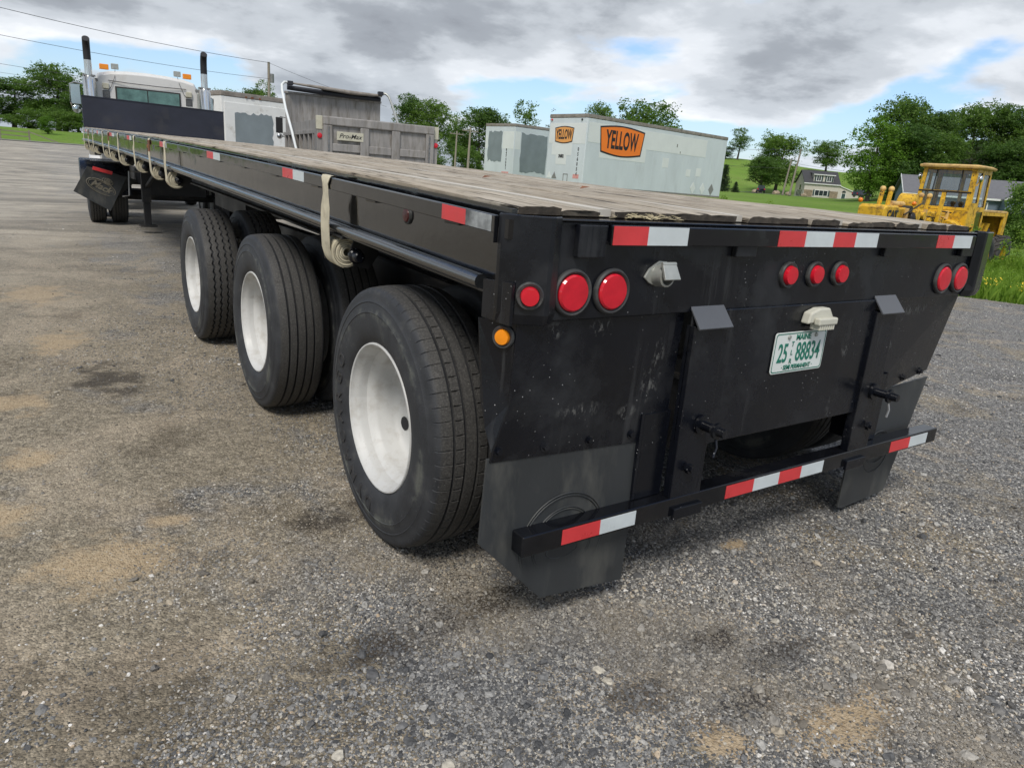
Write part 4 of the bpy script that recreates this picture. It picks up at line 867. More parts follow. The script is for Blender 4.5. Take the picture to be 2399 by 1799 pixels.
G().box(-1.17, 1.17, -.085, .045, 2.07, 2.235).build('tailgate_top', Al, D, bevel=.02)
for x0, x1 in ((-1.165,-.985), (-.42,-.24), (.24,.42), (.985,1.165)): G().box(x0, x1, -.080, -.0305, .98, 2.069).build('tailgate_post', Al, D, bevel=.012)
for z in (1.05, 1.58):
    for x0, x1 in ((-.984,-.421), (-.239,.239), (.421,.984)): G().box(x0, x1, -.070, -.0305, z, z+.15).build('tailgate_rail', Al, D, bevel=.012)
sg = G().box(-.90, -.36, -.088, -.0715, 1.80, 1.965).build('sign_board', M['sign'], D, bevel=.003)
text('Pro-Max', .125, M['ink'], sg, frame((-.63,-.0885,1.882), (1,0,0), (0,0,1)), shear=.35, sx=1.05, bold=.001)
G().ball((-.86,-.10,1.42), .08, 8, 6, (1,.6,1.2)).build('tailgate_latch', M['steel'], D)
G().box(-1.2, 1.2, 4.251, 4.29, 1.02, 2.90).build('bulkhead', Al, D, bevel=.006)
G().box(-1.22, 1.22, 4.22, 4.33, 2.9005, 2.955).build('bulkhead_cap', Al, D, bevel=.01)
G().tube([(-1.17,4.15,3.03),(-.5,4.15,3.01),(.4,4.15,2.99),(1.17,4.15,2.99)], [.055,.06,.055,.05], 12).build('tarp_roll', M['tarp'], D, smooth=True)
G().tube([(-1.17,4.0,3.13),(-.4,4.0,3.10),(.4,4.02,3.065),(1.17,4.02,3.075)], [.018,.04,.05,.03], 10).build('tarp_bar', M['toprail'], D, smooth=True)
G().sweep([[(x,4.0,3.12-.03*i),(x,4.16,3.05),(x,4.165,3.046),(x,4.005,3.116-.03*i)] for i, x in enumerate((-.35,.2,.8,1.16))]).build('tarp_fold', M['tarp'], D)
G().tube([(1.05,4.3,2.2),(1.05,4.33,2.85),(1.10,4.33,2.98),(1.18,4.33,3.03)], .045, 12).build('exhaust_pipe', M['chrome'], D, smooth=True)
loft([(4.55, arch(.92,1.0,2.35,2.52)), (4.7, arch(.94,1.0,2.4,2.6)), (5.5, arch(.94,1.0,2.4,2.6)), (6.0, arch(.9,1.0,1.75,1.85))]).build('cab', M['white'], D, smooth=35)
loft([(6.01, arch(.78,.8,1.55,1.7)), (7.1, arch(.72,.8,1.45,1.55))]).build('hood', M['white'], D, smooth=35)
for s in (-1, 1): G().box(*sorted((s*.935, s*.95)), 4.8, 5.55, 1.72, 2.33).build('side_window', M['pane'], D)
G().cyl((-.9,1.25,RT),(.9,1.25,RT),.07,12).build('axle', M['under'], D); G().cyl((-.9,5.4,RT),(.9,5.4,RT),.05,12).build('axle', M['under'], D)

# ------------------------------------------------------------------ box trailers; local x = along the long side, y = across, corner at origin
def box_trailer(loc, ang, Lg, Wd, z0, z1, label, body='boxblue', tilt=0):
    o = empty('box_trailer', loc, ang, label, 'trailer'); o.rotation_euler = (0, tilt, ang)
    G().box(0, Lg, 0, Wd, z0, z1-.16).build('body', M[body], o, bevel=.03, seg=3)
    G().box(-.015, Lg+.01, -.015, Wd+.015, z1-.1595, z1-.02).build('top_rail', M['toprail'], o, bevel=.02)
    G().box(.0, Lg, .0, Wd, z1-.0195, z1).build('roof', M['toprail'], o)
    nseam = int(Lg/1.22)
    for k in range(1, nseam+1):
        for yy in (-.004, Wd+.0005): G().box(k*Lg/(nseam+1)-.02, k*Lg/(nseam+1)+.02, yy, yy+.0035, z0+.05, z1-.165).build('panel_seam', M[body], o)
    G().box(-.02, Lg, -.012, Wd+.012, z0-.06, z0-.0005).build('bottom_rail', M['toprail'], o)
    for k in (0, 1):
        for s, yy in ((-1, .28), (1, Wd-.28)):
            wheel(o, 'rib', (Lg-1.2-1.25*k, yy, RT), False, False); o.children[-1].rotation_euler = (.3, 0, R(90) if s < 0 else R(-90))
    for yy in (.6, Wd-.6): G().box(1.6, 1.72, yy-.06, yy+.06, .05, z0-.061).build('landing_leg', M['under'], o)
    return o
def logo(o, c, ux, w, h, m_, sx, ts):
    """curved-edge sign: black border, orange field, black letters; drawn on a plane whose right is ux and up is z"""
    ux = Vector(ux); uz = Vector((0,0,1)); n_ = ux.cross(uz)      # points out of the wall
    def outline(k):
        p = []
        for i in range(13): t = i/12; p.append((-1+2*t, .80+.20*math.sin(math.pi*t)))
        for i in range(13): t = i/12; p.append(((1-2*t)*.90, -.80-.20*math.sin(math.pi*t)))
        return [((a*w/2)-math.copysign(k, a), (b*h/2)-math.copysign(k, b)) for a, b in p]
    for k, d0, d1, mm, nm in ((0, .003, .007, M['ink'], 'sign_border'), (.035*h/.9+.01, .0075, .011, m_, 'sign_field')):
        pts = outline(k); a = [Vector(c)+ux*x+uz*z+n_*d0 for x, z in pts]; b = [Vector(c)+ux*x+uz*z+n_*d1 for x, z in pts]; nn = len(pts)
        q = G().add(a+b, [tuple(range(nn)), tuple(range(nn, 2*nn))[::-1]]+[(i,(i+1)%nn,(i+1)%nn+nn,i+nn) for i in range(nn)]).build(nm, mm, o)
    return text('YELLOW', ts, M['ink'], o, frame(Vector(c)+n_*.012, ux, uz), bold=.030*ts, sx=sx, ext=.002, spacing=1.02)
YL = box_trailer((18.28, 23.96, 0), R(5.6), 10.3, 2.46, 1.1, 4.10, 'white box trailer with two orange signs behind the flatbed', tilt=R(.6))
def dec(o, name, m_, x0, x1, z0, z1, face='side', y=0, d=.0045):
    """thin painted panel; side: on y=0 facing -y; front: on x=0 facing -x with coordinates along y from the corner"""
    if face == 'side': return G().box(x0, x1, -d, -.0005, z0, z1).build(name, M[m_], o)
    return G().box(-d, -.0005, x0, x1, z0, z1).build(name, M[m_], o)
dec(YL, 'repainted_panel', 'boxwhite', .12, 8.6, 2.95, 3.78, d=.006); dec(YL, 'repainted_panel', 'boxwhite', .9, 4.0, 2.35, 2.9495, d=.006)
logo(YL, (2.28, -.006, 3.14), (1,0,0), 3.0, 1.34, M['orange'], .50, 1.06)
for x, z, w_ in ((5.3, 2.25, .45), (7.2, 1.95, .35), (8.0, 2.0, .4)): dec(YL, 'old_decal', 'boxwhite', x, x+w_, z, z+w_, d=.0055)
for x in (7.7, 8.5, 9.25):
    G().prism([(x,1.42),(x+.22,1.72),(x+.44,1.42),(x+.22,1.12)], 'y', -.008, -.0005).build('placard', M['grey'] if x > 9 else M['boxwhite'], YL)
dec(YL, 'scuff', 'grey', 6.2, 6.28, 3.25, 3.40, d=.0075); dec(YL, 'scuff', 'grey', 6.5, 6.56, 2.98, 3.08, d=.0075)
dec(YL, 'repainted_panel', 'boxwhite', .05, 2.40, 2.85, 3.72, 'front', d=.0055); dec(YL, 'repainted_panel', 'boxwhite', .85, 2.15, 2.35, 2.8495, 'front', d=.0055); dec(YL, 'repainted_panel', 'boxwhite', 1.15, 1.85, 1.95, 2.3495, 'front', d=.0055)
logo(YL, (-.006, 1.42, 3.22), (0,-1,0), 1.25, .74, M['orange2'], .46, .56)
text('2N0R2', .19, M['ink'], YL, frame((-.008, 1.50, 2.30), (0,-1,0), (0,0,1)), bold=.012, sx=.62)
for i, ch in enumerate('056054'): text(ch, .21, M['ink'], YL, frame((-.005, .42, 2.62-.21*i), (0,-1,0), (0,0,1)), bold=.006, sx=.8)
for yy in (2.2, 1.85): G().prism([(yy-.17,1.32),(yy,1.62),(yy+.17,1.32)], 'x', -.010, -.0005).build('placard', M['grey'] if yy < 2 else M['boxwhite'], YL)
dec(YL, 'red_tag', 'pink', .25, .62, 1.38, 1.56, 'front', d=.006); 
g = G()
for a, b, z0_, z1_ in ((.95,.98,1.2,1.55), (1.22,1.25,1.2,1.55), (.95,1.25,1.53,1.56), (.95,1.25,1.19,1.22)): g.box(-.012, -.0006, a, b, z0_, z1_)
g.build('document_frame', M['grey'], YL)
for yy in (.35, 2.3): G().ball((-.02, yy, 3.86), .045, 10, 6).build('marker_lamp', M['red'] if yy > 1 else M['soot'], YL)
B2 = box_trailer((21.07, 33.73, 0), R(9), 9.5, 2.55, 1.1, 4.08, 'pale blue box trailer with grey primer patches behind the white trailer')
def blot(o, face, x0, x1, z0, z1, seed):
    q = random.Random(seed); p = []
    for i in range(13): t = i/12; p.append((x0+(x1-x0)*t, z1+q.uniform(-.05,.05)))
    for i in range(7): t = i/6; p.append((x1+q.uniform(-.04,.04), z1+(z0-z1)*t))
    for i in range(13): t = i/12; p.append((x1+(x0-x1)*t, z0+q.uniform(-.10,.06)))
    for i in range(7): t = i/6; p.append((x0+q.uniform(-.04,.04), z0+(z1-z0)*t))
    if face == 'side': G().prism(p, 'y', -.007, -.0006).build('primer_patch', M['patch'], o)
    else: G().prism(p, 'x', -.007, -.0006).build('primer_patch', M['patch'], o)
blot(B2, 'front', 1.05, 2.25, 2.05, 3.65, 1); blot(B2, 'side', .5, 2.6, 1.55, 3.6, 2)
dec(B2, 'repainted_panel', 'boxwhite', .05, .98, 2.72, 3.66, 'front'); dec(B2, 'repainted_panel', 'boxwhite', .05, .45, 2.72, 3.66); dec(B2, 'repainted_panel', 'boxwhite', 2.3, 2.5, 2.7, 3.4, 'front')
for i, ch in enumerate('8474221'): text(ch, .17, M['ink'], B2, frame((-.006, .62, 2.66-.17*i), (0,-1,0), (0,0,1)), bold=.012, sx=.8)
dec(B2, 'red_tag', 'pink', .35, .95, 1.28, 1.46, 'front', d=.006)
B3 = box_trailer((3.50, 25.07, 0), R(13), 2.62, 6.0, .9, 3.36, 'white box body with a grey painted-over square behind the dump truck', body='white')
# its short face carries the patch: local y=0 plane
G().box(.10, 2.52, -.03, -.0005, .95, 3.02).build('rear_door', M['white'], B3, bevel=.01)
q = random.Random(3); p = [(.45+1.35*i/14, 2.72+q.uniform(-.05,.05)) for i in range(15)]+[(1.83+q.uniform(-.03,.05), 2.7-.95*i/8) for i in range(9)]+[(1.8-1.35*i/14, 1.72+q.uniform(-.10,.05)) for i in range(15)]
G().prism(p, 'y', -.036, -.0305).build('primer_patch', M['patch'], B3)
for x, w_ in ((1.05,.10),(1.35,.07),(.85,.06)): G().box(x, x+w_, -.0335, -.018, 3.205, 3.26).build('rust_spot', M['rust'], B3)
G().box(.9, .93, -.0375, -.0365, 1.2, 1.75).build('rust_streak', M['rust'], B3)

# ------------------------------------------------------------------ motor grader; local +y = nose
gz = float(hgt(20.1, 9.4))
GR = empty('motor_grader', (20.15, 9.45, gz), math.atan2(.995, -.103), 'old yellow motor grader with glazed cab standing in weeds', 'grader')
Y_ = M['cat']
zc = lambda v: v-gz               # world height to local
def bars(name, segs, w, m_): 
    g = G()
    for p, q_ in segs: g.beam(p, q_, w, w)
    return g.build(name, m_, GR, bevel=.012)
top, sill, low = zc(2.47), zc(1.81), zc(.55); hw, dp = .74, 1.30
def framed(name, corners, holes, th, m_):
    """flat sheet with window openings: corners = 4 points, holes = list of (u0,u1,v0,v1) in 0..1 of the sheet"""
    A, B_, C_, D_ = [Vector(p) for p in corners]; P = lambda u, v: (A*(1-u)+B_*u)*(1-v)+(D_*(1-u)+C_*u)*v
    n_ = (B_-A).cross(D_-A).normalized()
    us = sorted({0, 1, *[h[0] for h in holes], *[h[1] for h in holes]}); vs__ = sorted({0, 1, *[h[2] for h in holes], *[h[3] for h in holes]}); g = G()
    for u0, u1 in zip(us, us[1:]):
        for v0, v1 in zip(vs__, vs__[1:]):
            um, vm = (u0+u1)/2, (v0+v1)/2
            if any(h[0] < um < h[1] and h[2] < vm < h[3] for h in holes): continue
            q = [P(u0,v0), P(u1,v0), P(u1,v1), P(u0,v1)]; g.add([p+n_*th/2 for p in q]+[p-n_*th/2 for p in q], [(0,1,2,3),(7,6,5,4),(0,4,5,1),(1,5,6,2),(2,6,7,3),(3,7,4,0)])
    o = g.build(name, m_, GR)
    for h in holes:
        ed = [P(h[0],h[2]), P(h[1],h[2]), P(h[1],h[3]), P(h[0],h[3])]
        G().add(ed, [(0,1,2,3)]).build('glass_pane', M['glass2'], o)
        G().tube(ed+[ed[0]], .016, 6).build('rubber_seal', M['soot'], o)
    return o
fz0, fz1 = zc(1.30), top
framed('cab_front', [(-hw,0,fz0),(hw,0,fz0),(hw*.94,-.07,fz1),(-hw*.94,-.07,fz1)], [(.07,.93,.46,.955), (.07,.46,.07,.42), (.54,.93,.07,.42)], .05, Y_)
G().box(-hw*.97, hw*.97, -.03, .012, zc(1.795), zc(1.83)).build('screen_sill', M['soot'], GR)
for x in (-.36, .34): G().beam((x,.0,zc(1.83)),(x*.97,-.04,top-.06), .022, .02).build('screen_bar', M['soot'], GR)
for s in (-1, 1):
    c4 = [(s*hw,0,fz0-.45),(s*hw,-.60,fz0-.45),(s*hw*.94,-.60,fz1),(s*hw*.94,-.07,fz1)]
    framed('cab_side', c4, [(.22,.90,.42,.94)], .05, Y_)
    c4 = [(s*hw,-.60,low-.25),(s*hw,-dp,low-.25),(s*hw*.94,-dp+.05,fz1),(s*hw*.94,-.60,fz1)]
    framed('cab_door', c4, [(.12,.86,.52,.94), (.12,.86,.10,.46)], .05, Y_)
    G().ball((s*.82, -.16, zc(2.20)), .10, 14, 8, (.5,1,1)).build('work_lamp', M['chrome'], GR, smooth=True)
    G().beam((s*.76,-.12,zc(2.0)),(s*.81,-.15,zc(2.14)),.03,.03).build('lamp_bracket', Y_, GR)
G().prism([(-hw-.02,zc(.35)),(-hw-.02,fz0),(hw+.02,fz0),(hw+.02,zc(.35))], 'y', -.06, .02).build('fire_wall', Y_, GR, bevel=.02)
framed('cab_back', [(-hw,-dp,low),(hw,-dp,low),(hw*.93,-dp+.05,fz1),(-hw*.93,-dp+.05,fz1)], [(.06,.47,.45,.94), (.53,.94,.45,.94)], .04, Y_)
G().sweep([[(x*k,y*kk+ (-dp/2)*(1-kk),z) for x,y in ((-.80,.08),(.80,.08),(.84,-.3),(.84,-1.0),(.78,-dp-.10),(-.78,-dp-.10),(-.84,-1.0),(-.84,-.3))] for k,kk,z in ((.97,.97,top),(1,1,top+.03),(1,1,top+.07),(.9,.9,top+.105))]).build('cab_roof', M['catroof'], GR, smooth=50)
G().box(-.66,.66,-dp+.05,-.05,low,low+.05).build('cab_floor', M['interior'], GR)
G().box(-.24,.24,-1.12,-.70,low+.05,zc(1.05)).box(-.24,.24,-1.14,-1.02,zc(1.05),zc(1.55)).build('seat', M['interior'], GR, bevel=.04)
G().lathe([(-.012,.20),(0,.212),(.012,.20),(0,.188)],(0,0,0),'z',24,close=True).xf(Matrix.Translation((0,-.45,zc(1.30))) @ Matrix.Rotation(R(55),4,'X')).build('steering_wheel', M['soot'], GR)
G().beam((0,-.38,zc(.7)),(0,-.43,zc(1.27)),.05,.05).build('steering_column', M['soot'], GR)
for k in range(6): G().cyl((-.4+.16*k,-.25,zc(.75)),(-.4+.16*k,-.32,zc(1.22)),.012,6).build('control_lever', M['soot'], GR)
# nose frame and fittings
fr_ = [(0.0,.60,1.18,.34),(1.0,.66,1.22,.30),(2.0,.72,1.26,.26),(2.8,.86,1.28,.24),(3.45,.84,1.28,.26),(3.6,.75,1.32,.34),(4.35,.74,1.32,.36),(4.45,.78,1.25,.32)]
G().sweep([[(-w,y,zc(a)),(w,y,zc(a)),(w,y,zc(b)-.04),(w*.8,y,zc(b)),(-w*.8,y,zc(b)),(-w,y,zc(b)-.04)] for y,a,b,w in fr_]).build('nose_frame', Y_, GR, smooth=30, bevel=.01)
for yy, h in ((3.75,1.70), (1.25,1.62)):
    for s in (-.09, .13):
        G().beam((s+.02,yy,zc(1.15)),(s,yy-.05,zc(h)),.085,.085).build('lift_post', Y_, GR, bevel=.012)
        G().ball((s,yy-.05,zc(h)+.02),.075,12,8).build('ball_joint', M['catroof'], GR, smooth=True)
G().lathe([(-.22,0),(-.22,.22),(-.17,.30),(.17,.30),(.22,.22),(.22,0)],(0,2.35,zc(1.36)),'x',26).build('gear_housing', Y_, GR, smooth=35)
G().lathe([(-.30,0),(-.30,.10),(.30,.10),(.30,0)],(0,2.75,zc(1.24)),'x',18).build('worm_shaft', M['grease'], GR, smooth=35)
G().cyl((-.03,2.7,zc(1.36)),(-.03,3.5,zc(1.36)),.075,14).build('drive_tube', M['catroof'], GR, smooth=True)
for xx, yy in ((.33,4.40),(-.34,2.75)): G().ball((xx,yy,zc(1.40)),.06,12,8).build('turn_lamp', M['orangelens'], GR, smooth=True)
G().beam((.42,1.10,zc(1.58)),(.40,1.30,zc(.30)),.10,.07).build('lift_link', Y_, GR, bevel=.012)
G().beam((-.42,1.10,zc(1.58)),(-.40,1.30,zc(.30)),.10,.07).build('lift_link', Y_, GR, bevel=.012)
G().tube([(-.5,.9,zc(1.08)),(.1,.2,zc(1.12)),(.45,.05,zc(1.16))],.022,8).build('tie_rod', M['catroof'], GR)
for (a,b,r) in (((-.42,1.0,zc(.70)),(-.45,.05,zc(.95)),.07),((-.5,.9,zc(.45)),(-.5,.1,zc(.62)),.06),((-.35,1.5,zc(.5)),(-.62,.25,zc(.40)),.05)): G().cyl(a,b,r,14).build('hydraulic_ram', Y_, GR, smooth=True)
G().cyl((-.42,1.0,zc(.66)),(-.46,.35,zc(.80)),.085,14).build('greasy_rod', M['grease'], GR, smooth=True)
G().lathe([(-.4,0),(-.4,.27),(-.34,.31),(.34,.31),(.4,.27),(.4,0)],(-.43,.10,zc(.72)),'y',24).build('transmission_case', Y_, GR, smooth=35)
G().prism([(.2,zc(.25)),(.2,zc(.70)),(.33,zc(.78)),(.42,zc(.25))],'x',-.56,-.49).build('bracket', Y_, GR, bevel=.01)
G().prism([(.15,zc(.05)),(.15,zc(.35)),(1.9,zc(.30)),(1.9,zc(.05))],'x',-.2,.2).build('drawbar', Y_, GR)
G().sweep([[(x,1.6+.30*math.cos(t)+x*.25,.55+.42*math.sin(t)) for t in (-1.1,-.6,0,.6,1.1)]+[(x,1.58+.29*math.cos(t)+x*.25,.55+.42*math.sin(t)) for t in (1.1,.6,0,-.6,-1.1)] for x in (-1.8,1.8)]).build('blade', M['steel'], GR, smooth=40)
for a_, b_, r_2 in (((-.30,2.2,zc(1.05)),(-.52,1.0,zc(.62)),.025),((-.36,3.3,zc(1.10)),(-.42,2.5,zc(1.40)),.018),((-.33,.9,zc(1.25)),(-.35,.1,zc(1.22)),.02),((-.34,2.0,zc(1.10)),(-.36,.3,zc(1.02)),.016),((-.45,.6,zc(.9)),(-.62,.1,zc(.6)),.03)): G().cyl(a_, b_, r_2, 8).build('hydraulic_line', M['grease'], GR)
for yy, zz__, r_2 in ((2.05,1.10,.10),(2.45,1.08,.13),(.75,.95,.12),(1.6,.98,.08)): G().lathe([(-.40,0),(-.40,r_2),(-.27,r_2)],(0,yy,zc(zz__)),'x',14).build('pivot_boss', Y_, GR, smooth=35)
for yy in (.35, .9, 1.9, 3.1): G().box(-.375, -.30, yy-.05, yy+.05, zc(.95), zc(1.27)).build('frame_clamp', M['catroof'], GR, bevel=.01)
G().ball((-.30,2.62,zc(1.02)), .16, 10, 7, (.6,1,1)).build('grease_patch', M['grease'], GR, smooth=True)
# engine hood
G().box(.56,.60,-3.7,-1.34,zc(.35),zc(1.30)).build('hood_side', Y_, GR)
G().box(-.64,.64,-3.72,-1.34,zc(1.30),zc(1.37)).build('hood_top', M['catroof'], GR, bevel=.015)
G().box(-.64,.64,-3.85,-3.70,zc(.30),zc(1.35)).build('radiator_shell', Y_, GR, bevel=.03)
G().box(-.64,-.57,-1.58,-1.34,zc(.30),zc(1.2995)).build('hood_pillar', Y_, GR, bevel=.01)
G().box(-.64,-.57,-3.6995,-1.5805,zc(.25),zc(.42)).build('hood_pillar', Y_, GR, bevel=.01)
G().box(.49,.555,-3.69,-1.36,zc(.30),zc(1.28)).build('engine_bay_shade', M['interior'], GR)  # dark sheet added to stand for the shade inside the engine bay
G().box(-.64,-.57,-3.6995,-1.5805,zc(1.20),zc(1.2995)).build('hood_pillar', Y_, GR)
G().box(-.64,-.57,-3.6995,-3.52,zc(.4205),zc(1.1995)).build('hood_pillar', Y_, GR)
G().box(-.3,.48,-3.5,-1.6,zc(.35),zc(.85)).build('engine_block', M['grease'], GR, bevel=.03)
for yy in (-1.85,-2.3,-2.8): G().cyl((-.32,yy,zc(.5)),(-.40,yy,zc(.98)),.12,12).build('engine_cylinder', Y_, GR, smooth=True)
G().ball((-.30,-3.2,zc(.72)),.14,12,8).build('air_cleaner', M['grease'], GR, smooth=True)
def gtyre(r, w):
    pr = [(-w*.38,r*.52),(-w*.5,r*.62),(-w*.53,r*.78),(-w*.48,r*.93),(-w*.38,r*.98),(w*.38,r*.98),(w*.48,r*.93),(w*.53,r*.78),(w*.5,r*.62),(w*.38,r*.52)]
    g = G().lathe(pr,(0,0,0),'x',40)
    for k in range(22):
        for s in (-1,1):
            t = 2*math.pi*(k+(.5 if s>0 else 0))/22; c = Vector((s*w*.24,r*.985*math.cos(t),r*.985*math.sin(t))); rad_ = Vector((0,math.cos(t),math.sin(t))); tg = Vector((0,-math.sin(t),math.cos(t)))
            g.obox(c,((Vector((1,0,0))*1+tg*.6*s),(tg-Vector((1,0,0))*.6*s),rad_),w*.25,r*.05,r*.035)
    return g.mesh('wheel', M['rubber'], smooth=35)
GT = gtyre(.62,.33)
GRIM = G().lathe([(-.12,.33),(-.10,.30),(.02,.26),(.03,.1),(-.04,.08),(-.04,0)],(0,0,0),'x',28).mesh('rim', Y_, smooth=35)
for x, yy in ((-.95,4.5),(.95,4.5),(-.98,-1.15),(.98,-1.15),(-.98,-2.65),(.98,-2.65)):
    o = link('wheel', GT, GR, loc=(x,yy,.62)); o.rotation_euler = (.2*yy,0,math.pi if x > 0 else 0); link('rim', GRIM, o)
for s in (-1,1): G().box(s*.68-.1,s*.68+.1,-2.7,-1.1,.45,.75).build('tandem_case', Y_, GR, bevel=.03)
G().cyl((-.9,4.5,.62),(.9,4.5,.62),.09,12).build('front_axle', Y_, GR)
# lettering on the left flank of the nose (left of travel is local -x)
text('CAT', .27, M['ink'], GR, frame((-.366,3.98,zc(1.09)),(0,-1,0),(0,0,1)), bold=.012, sx=1.15)
text('CATERPILLAR', .15, M['ink'], GR, frame((-.302,1.35,zc(1.0)),(0,-1,0),(0,0,1)), bold=.006, sx=1.15)

# ------------------------------------------------------------------ trees
def leaf_cloud(seed, n, lobes, leaf, flat=.5):
    """many leaf-sized faces gathered in clumps inside the lobes; lobes = [(cx,cy,cz,rx,ry,rz,weight)]"""
    r = np.random.default_rng(seed); w = np.array([l[6] for l in lobes], float); w /= w.sum(); V_ = []
    ncl = max(30, n//26); which = r.choice(len(lobes), ncl, p=w); Lb = np.array([l[:6] for l in lobes])[which]
    d = r.normal(size=(ncl, 3)); d /= np.linalg.norm(d, axis=1)[:, None]; rad = r.random(ncl)**.42
    c = Lb[:, :3]+d*rad[:, None]*Lb[:, 3:]
    cs = r.uniform(.55, 1.35, ncl)*leaf*3.6
    k = r.integers(0, ncl, n); p = c[k]+r.normal(size=(n, 3))*cs[k][:, None]*np.array([.55, .55, .36])
    a = r.normal(size=(n, 3)); a[:, 2] *= flat; a /= np.linalg.norm(a, axis=1)[:, None]; b = np.cross(a, r.normal(size=(n, 3))); b /= np.linalg.norm(b, axis=1)[:, None]
    s = leaf*r.uniform(.6, 1.4, n)[:, None]
    q = np.stack([p-a*s*.9, p+b*s*.5, p+a*s*.9, p-b*s*.5], 1).reshape(-1, 3)
    return q
def crown_mesh(name, q, m_):
    n = len(q)//4; me = bpy.data.meshes.new(name); me.vertices.add(len(q)); me.vertices.foreach_set('co', q.astype(np.float32).ravel())
    me.loops.add(n*4); me.loops.foreach_set('vertex_index', np.arange(n*4, dtype=np.int32)); me.polygons.add(n); me.polygons.foreach_set('loop_start', np.arange(0, n*4, 4, dtype=np.int32)); me.polygons.foreach_set('loop_total', np.full(n, 4, np.int32))
    me.update(calc_edges=True); me.validate(); me.materials.append(m_); return me
def trunk_mesh(seed, h0, r0, limbs, spread, topz):
    q = random.Random(seed); g = G(); lean = [q.uniform(-.02, .02), q.uniform(-.02, .02)]
    path = [(lean[0]*t*3, lean[1]*t*3, topz*t) for t in (0, .15, .35, .6, 1)]; g.tube(path, [r0*1.25, r0, r0*.8, r0*.5, r0*.12], 8)
    for k in range(limbs):
        t = q.uniform(h0, .85); a = q.uniform(0, 6.28); l = spread*q.uniform(.5, 1)*(1.15-t*.6); z = topz*t
        p0 = Vector((lean[0]*t*3, lean[1]*t*3, z)); p1 = p0+Vector((math.cos(a)*l*.5, math.sin(a)*l*.5, l*.35)); p2 = p0+Vector((math.cos(a)*l, math.sin(a)*l, l*.85))
        g.tube([p0, p1, p2], [r0*.42*(1.2-t), r0*.25*(1.2-t), r0*.06], 5)
        for e in range(2):
            aa = a+q.uniform(-.9, .9); p3 = p1+Vector((math.cos(aa)*l*.45, math.sin(aa)*l*.45, l*.4)); g.tube([p1, p3], [r0*.16, r0*.03], 4)
    return g.mesh('trunk', M['bark'], smooth=50)
# unit trees: height 1, crown width about .6
def lobes_round(seed, n, z0, z1, w):
    q = random.Random(seed); L_ = [(0, 0, (z0+z1)/2, w*.36, w*.36, (z1-z0)*.46, 4)]
    for k in range(n):
        a = q.uniform(0, 6.28); z = q.uniform(z0+.06, z1-.08); rr_ = w*.5*math.sin(math.pi*min(.95, max(.12, (z-z0)/(z1-z0))))**.6
        s = q.uniform(.14, .22)*w/.62; L_.append((math.cos(a)*(rr_-s*.5), math.sin(a)*(rr_-s*.5), z, s, s, s*.72, 1))
    return L_
KIND = {
 0: [('leafdark', lobes_round(s, 16, .16, 1.0, .62), 15000, .0135, .22, 9) for s in (1, 2)],
 1: [('leaf', lobes_round(s, 18, .20, 1.0, .66), 16000, .0135, .25, 9) for s in (3, 4, 5)],
 2: [('leaf', lobes_round(s, 14, .02, 1.0, 1.0), 12000, .021, .05, 5) for s in (6, 7)],
 3: [('leafbright', lobes_round(8, 18, .10, 1.0, .66), 16000, .0140, .15, 8)],
 4: [('leaf', lobes_round(s, 9, .30, 1.0, .55), 6500, .0135, .3, 12) for s in (9, 10)],
 5: [('leafgrey', lobes_round(11, 8, .3, 1.0, .6), 1500, .010, .2, 20)],
 6: [('needle', [(0, 0, .12+.8*k/7, .30*(1-k/8.2), .30*(1-k/8.2), .07, 1.2-k/8) for k in range(8)], 8000, .017, .1, 3)]}
MESH = {}
for kd, lst in KIND.items():
    MESH[kd] = []
    for i, (mn, lb, n, leaf, h0, limbs) in enumerate(lst):
        MESH[kd].append((crown_mesh('crown', leaf_cloud(100+kd*10+i, n, lb, leaf), M[mn]), trunk_mesh(40+kd*7+i, h0, .022 if kd not in (2,) else .03, limbs, .28, .86 if kd != 2 else .6)))
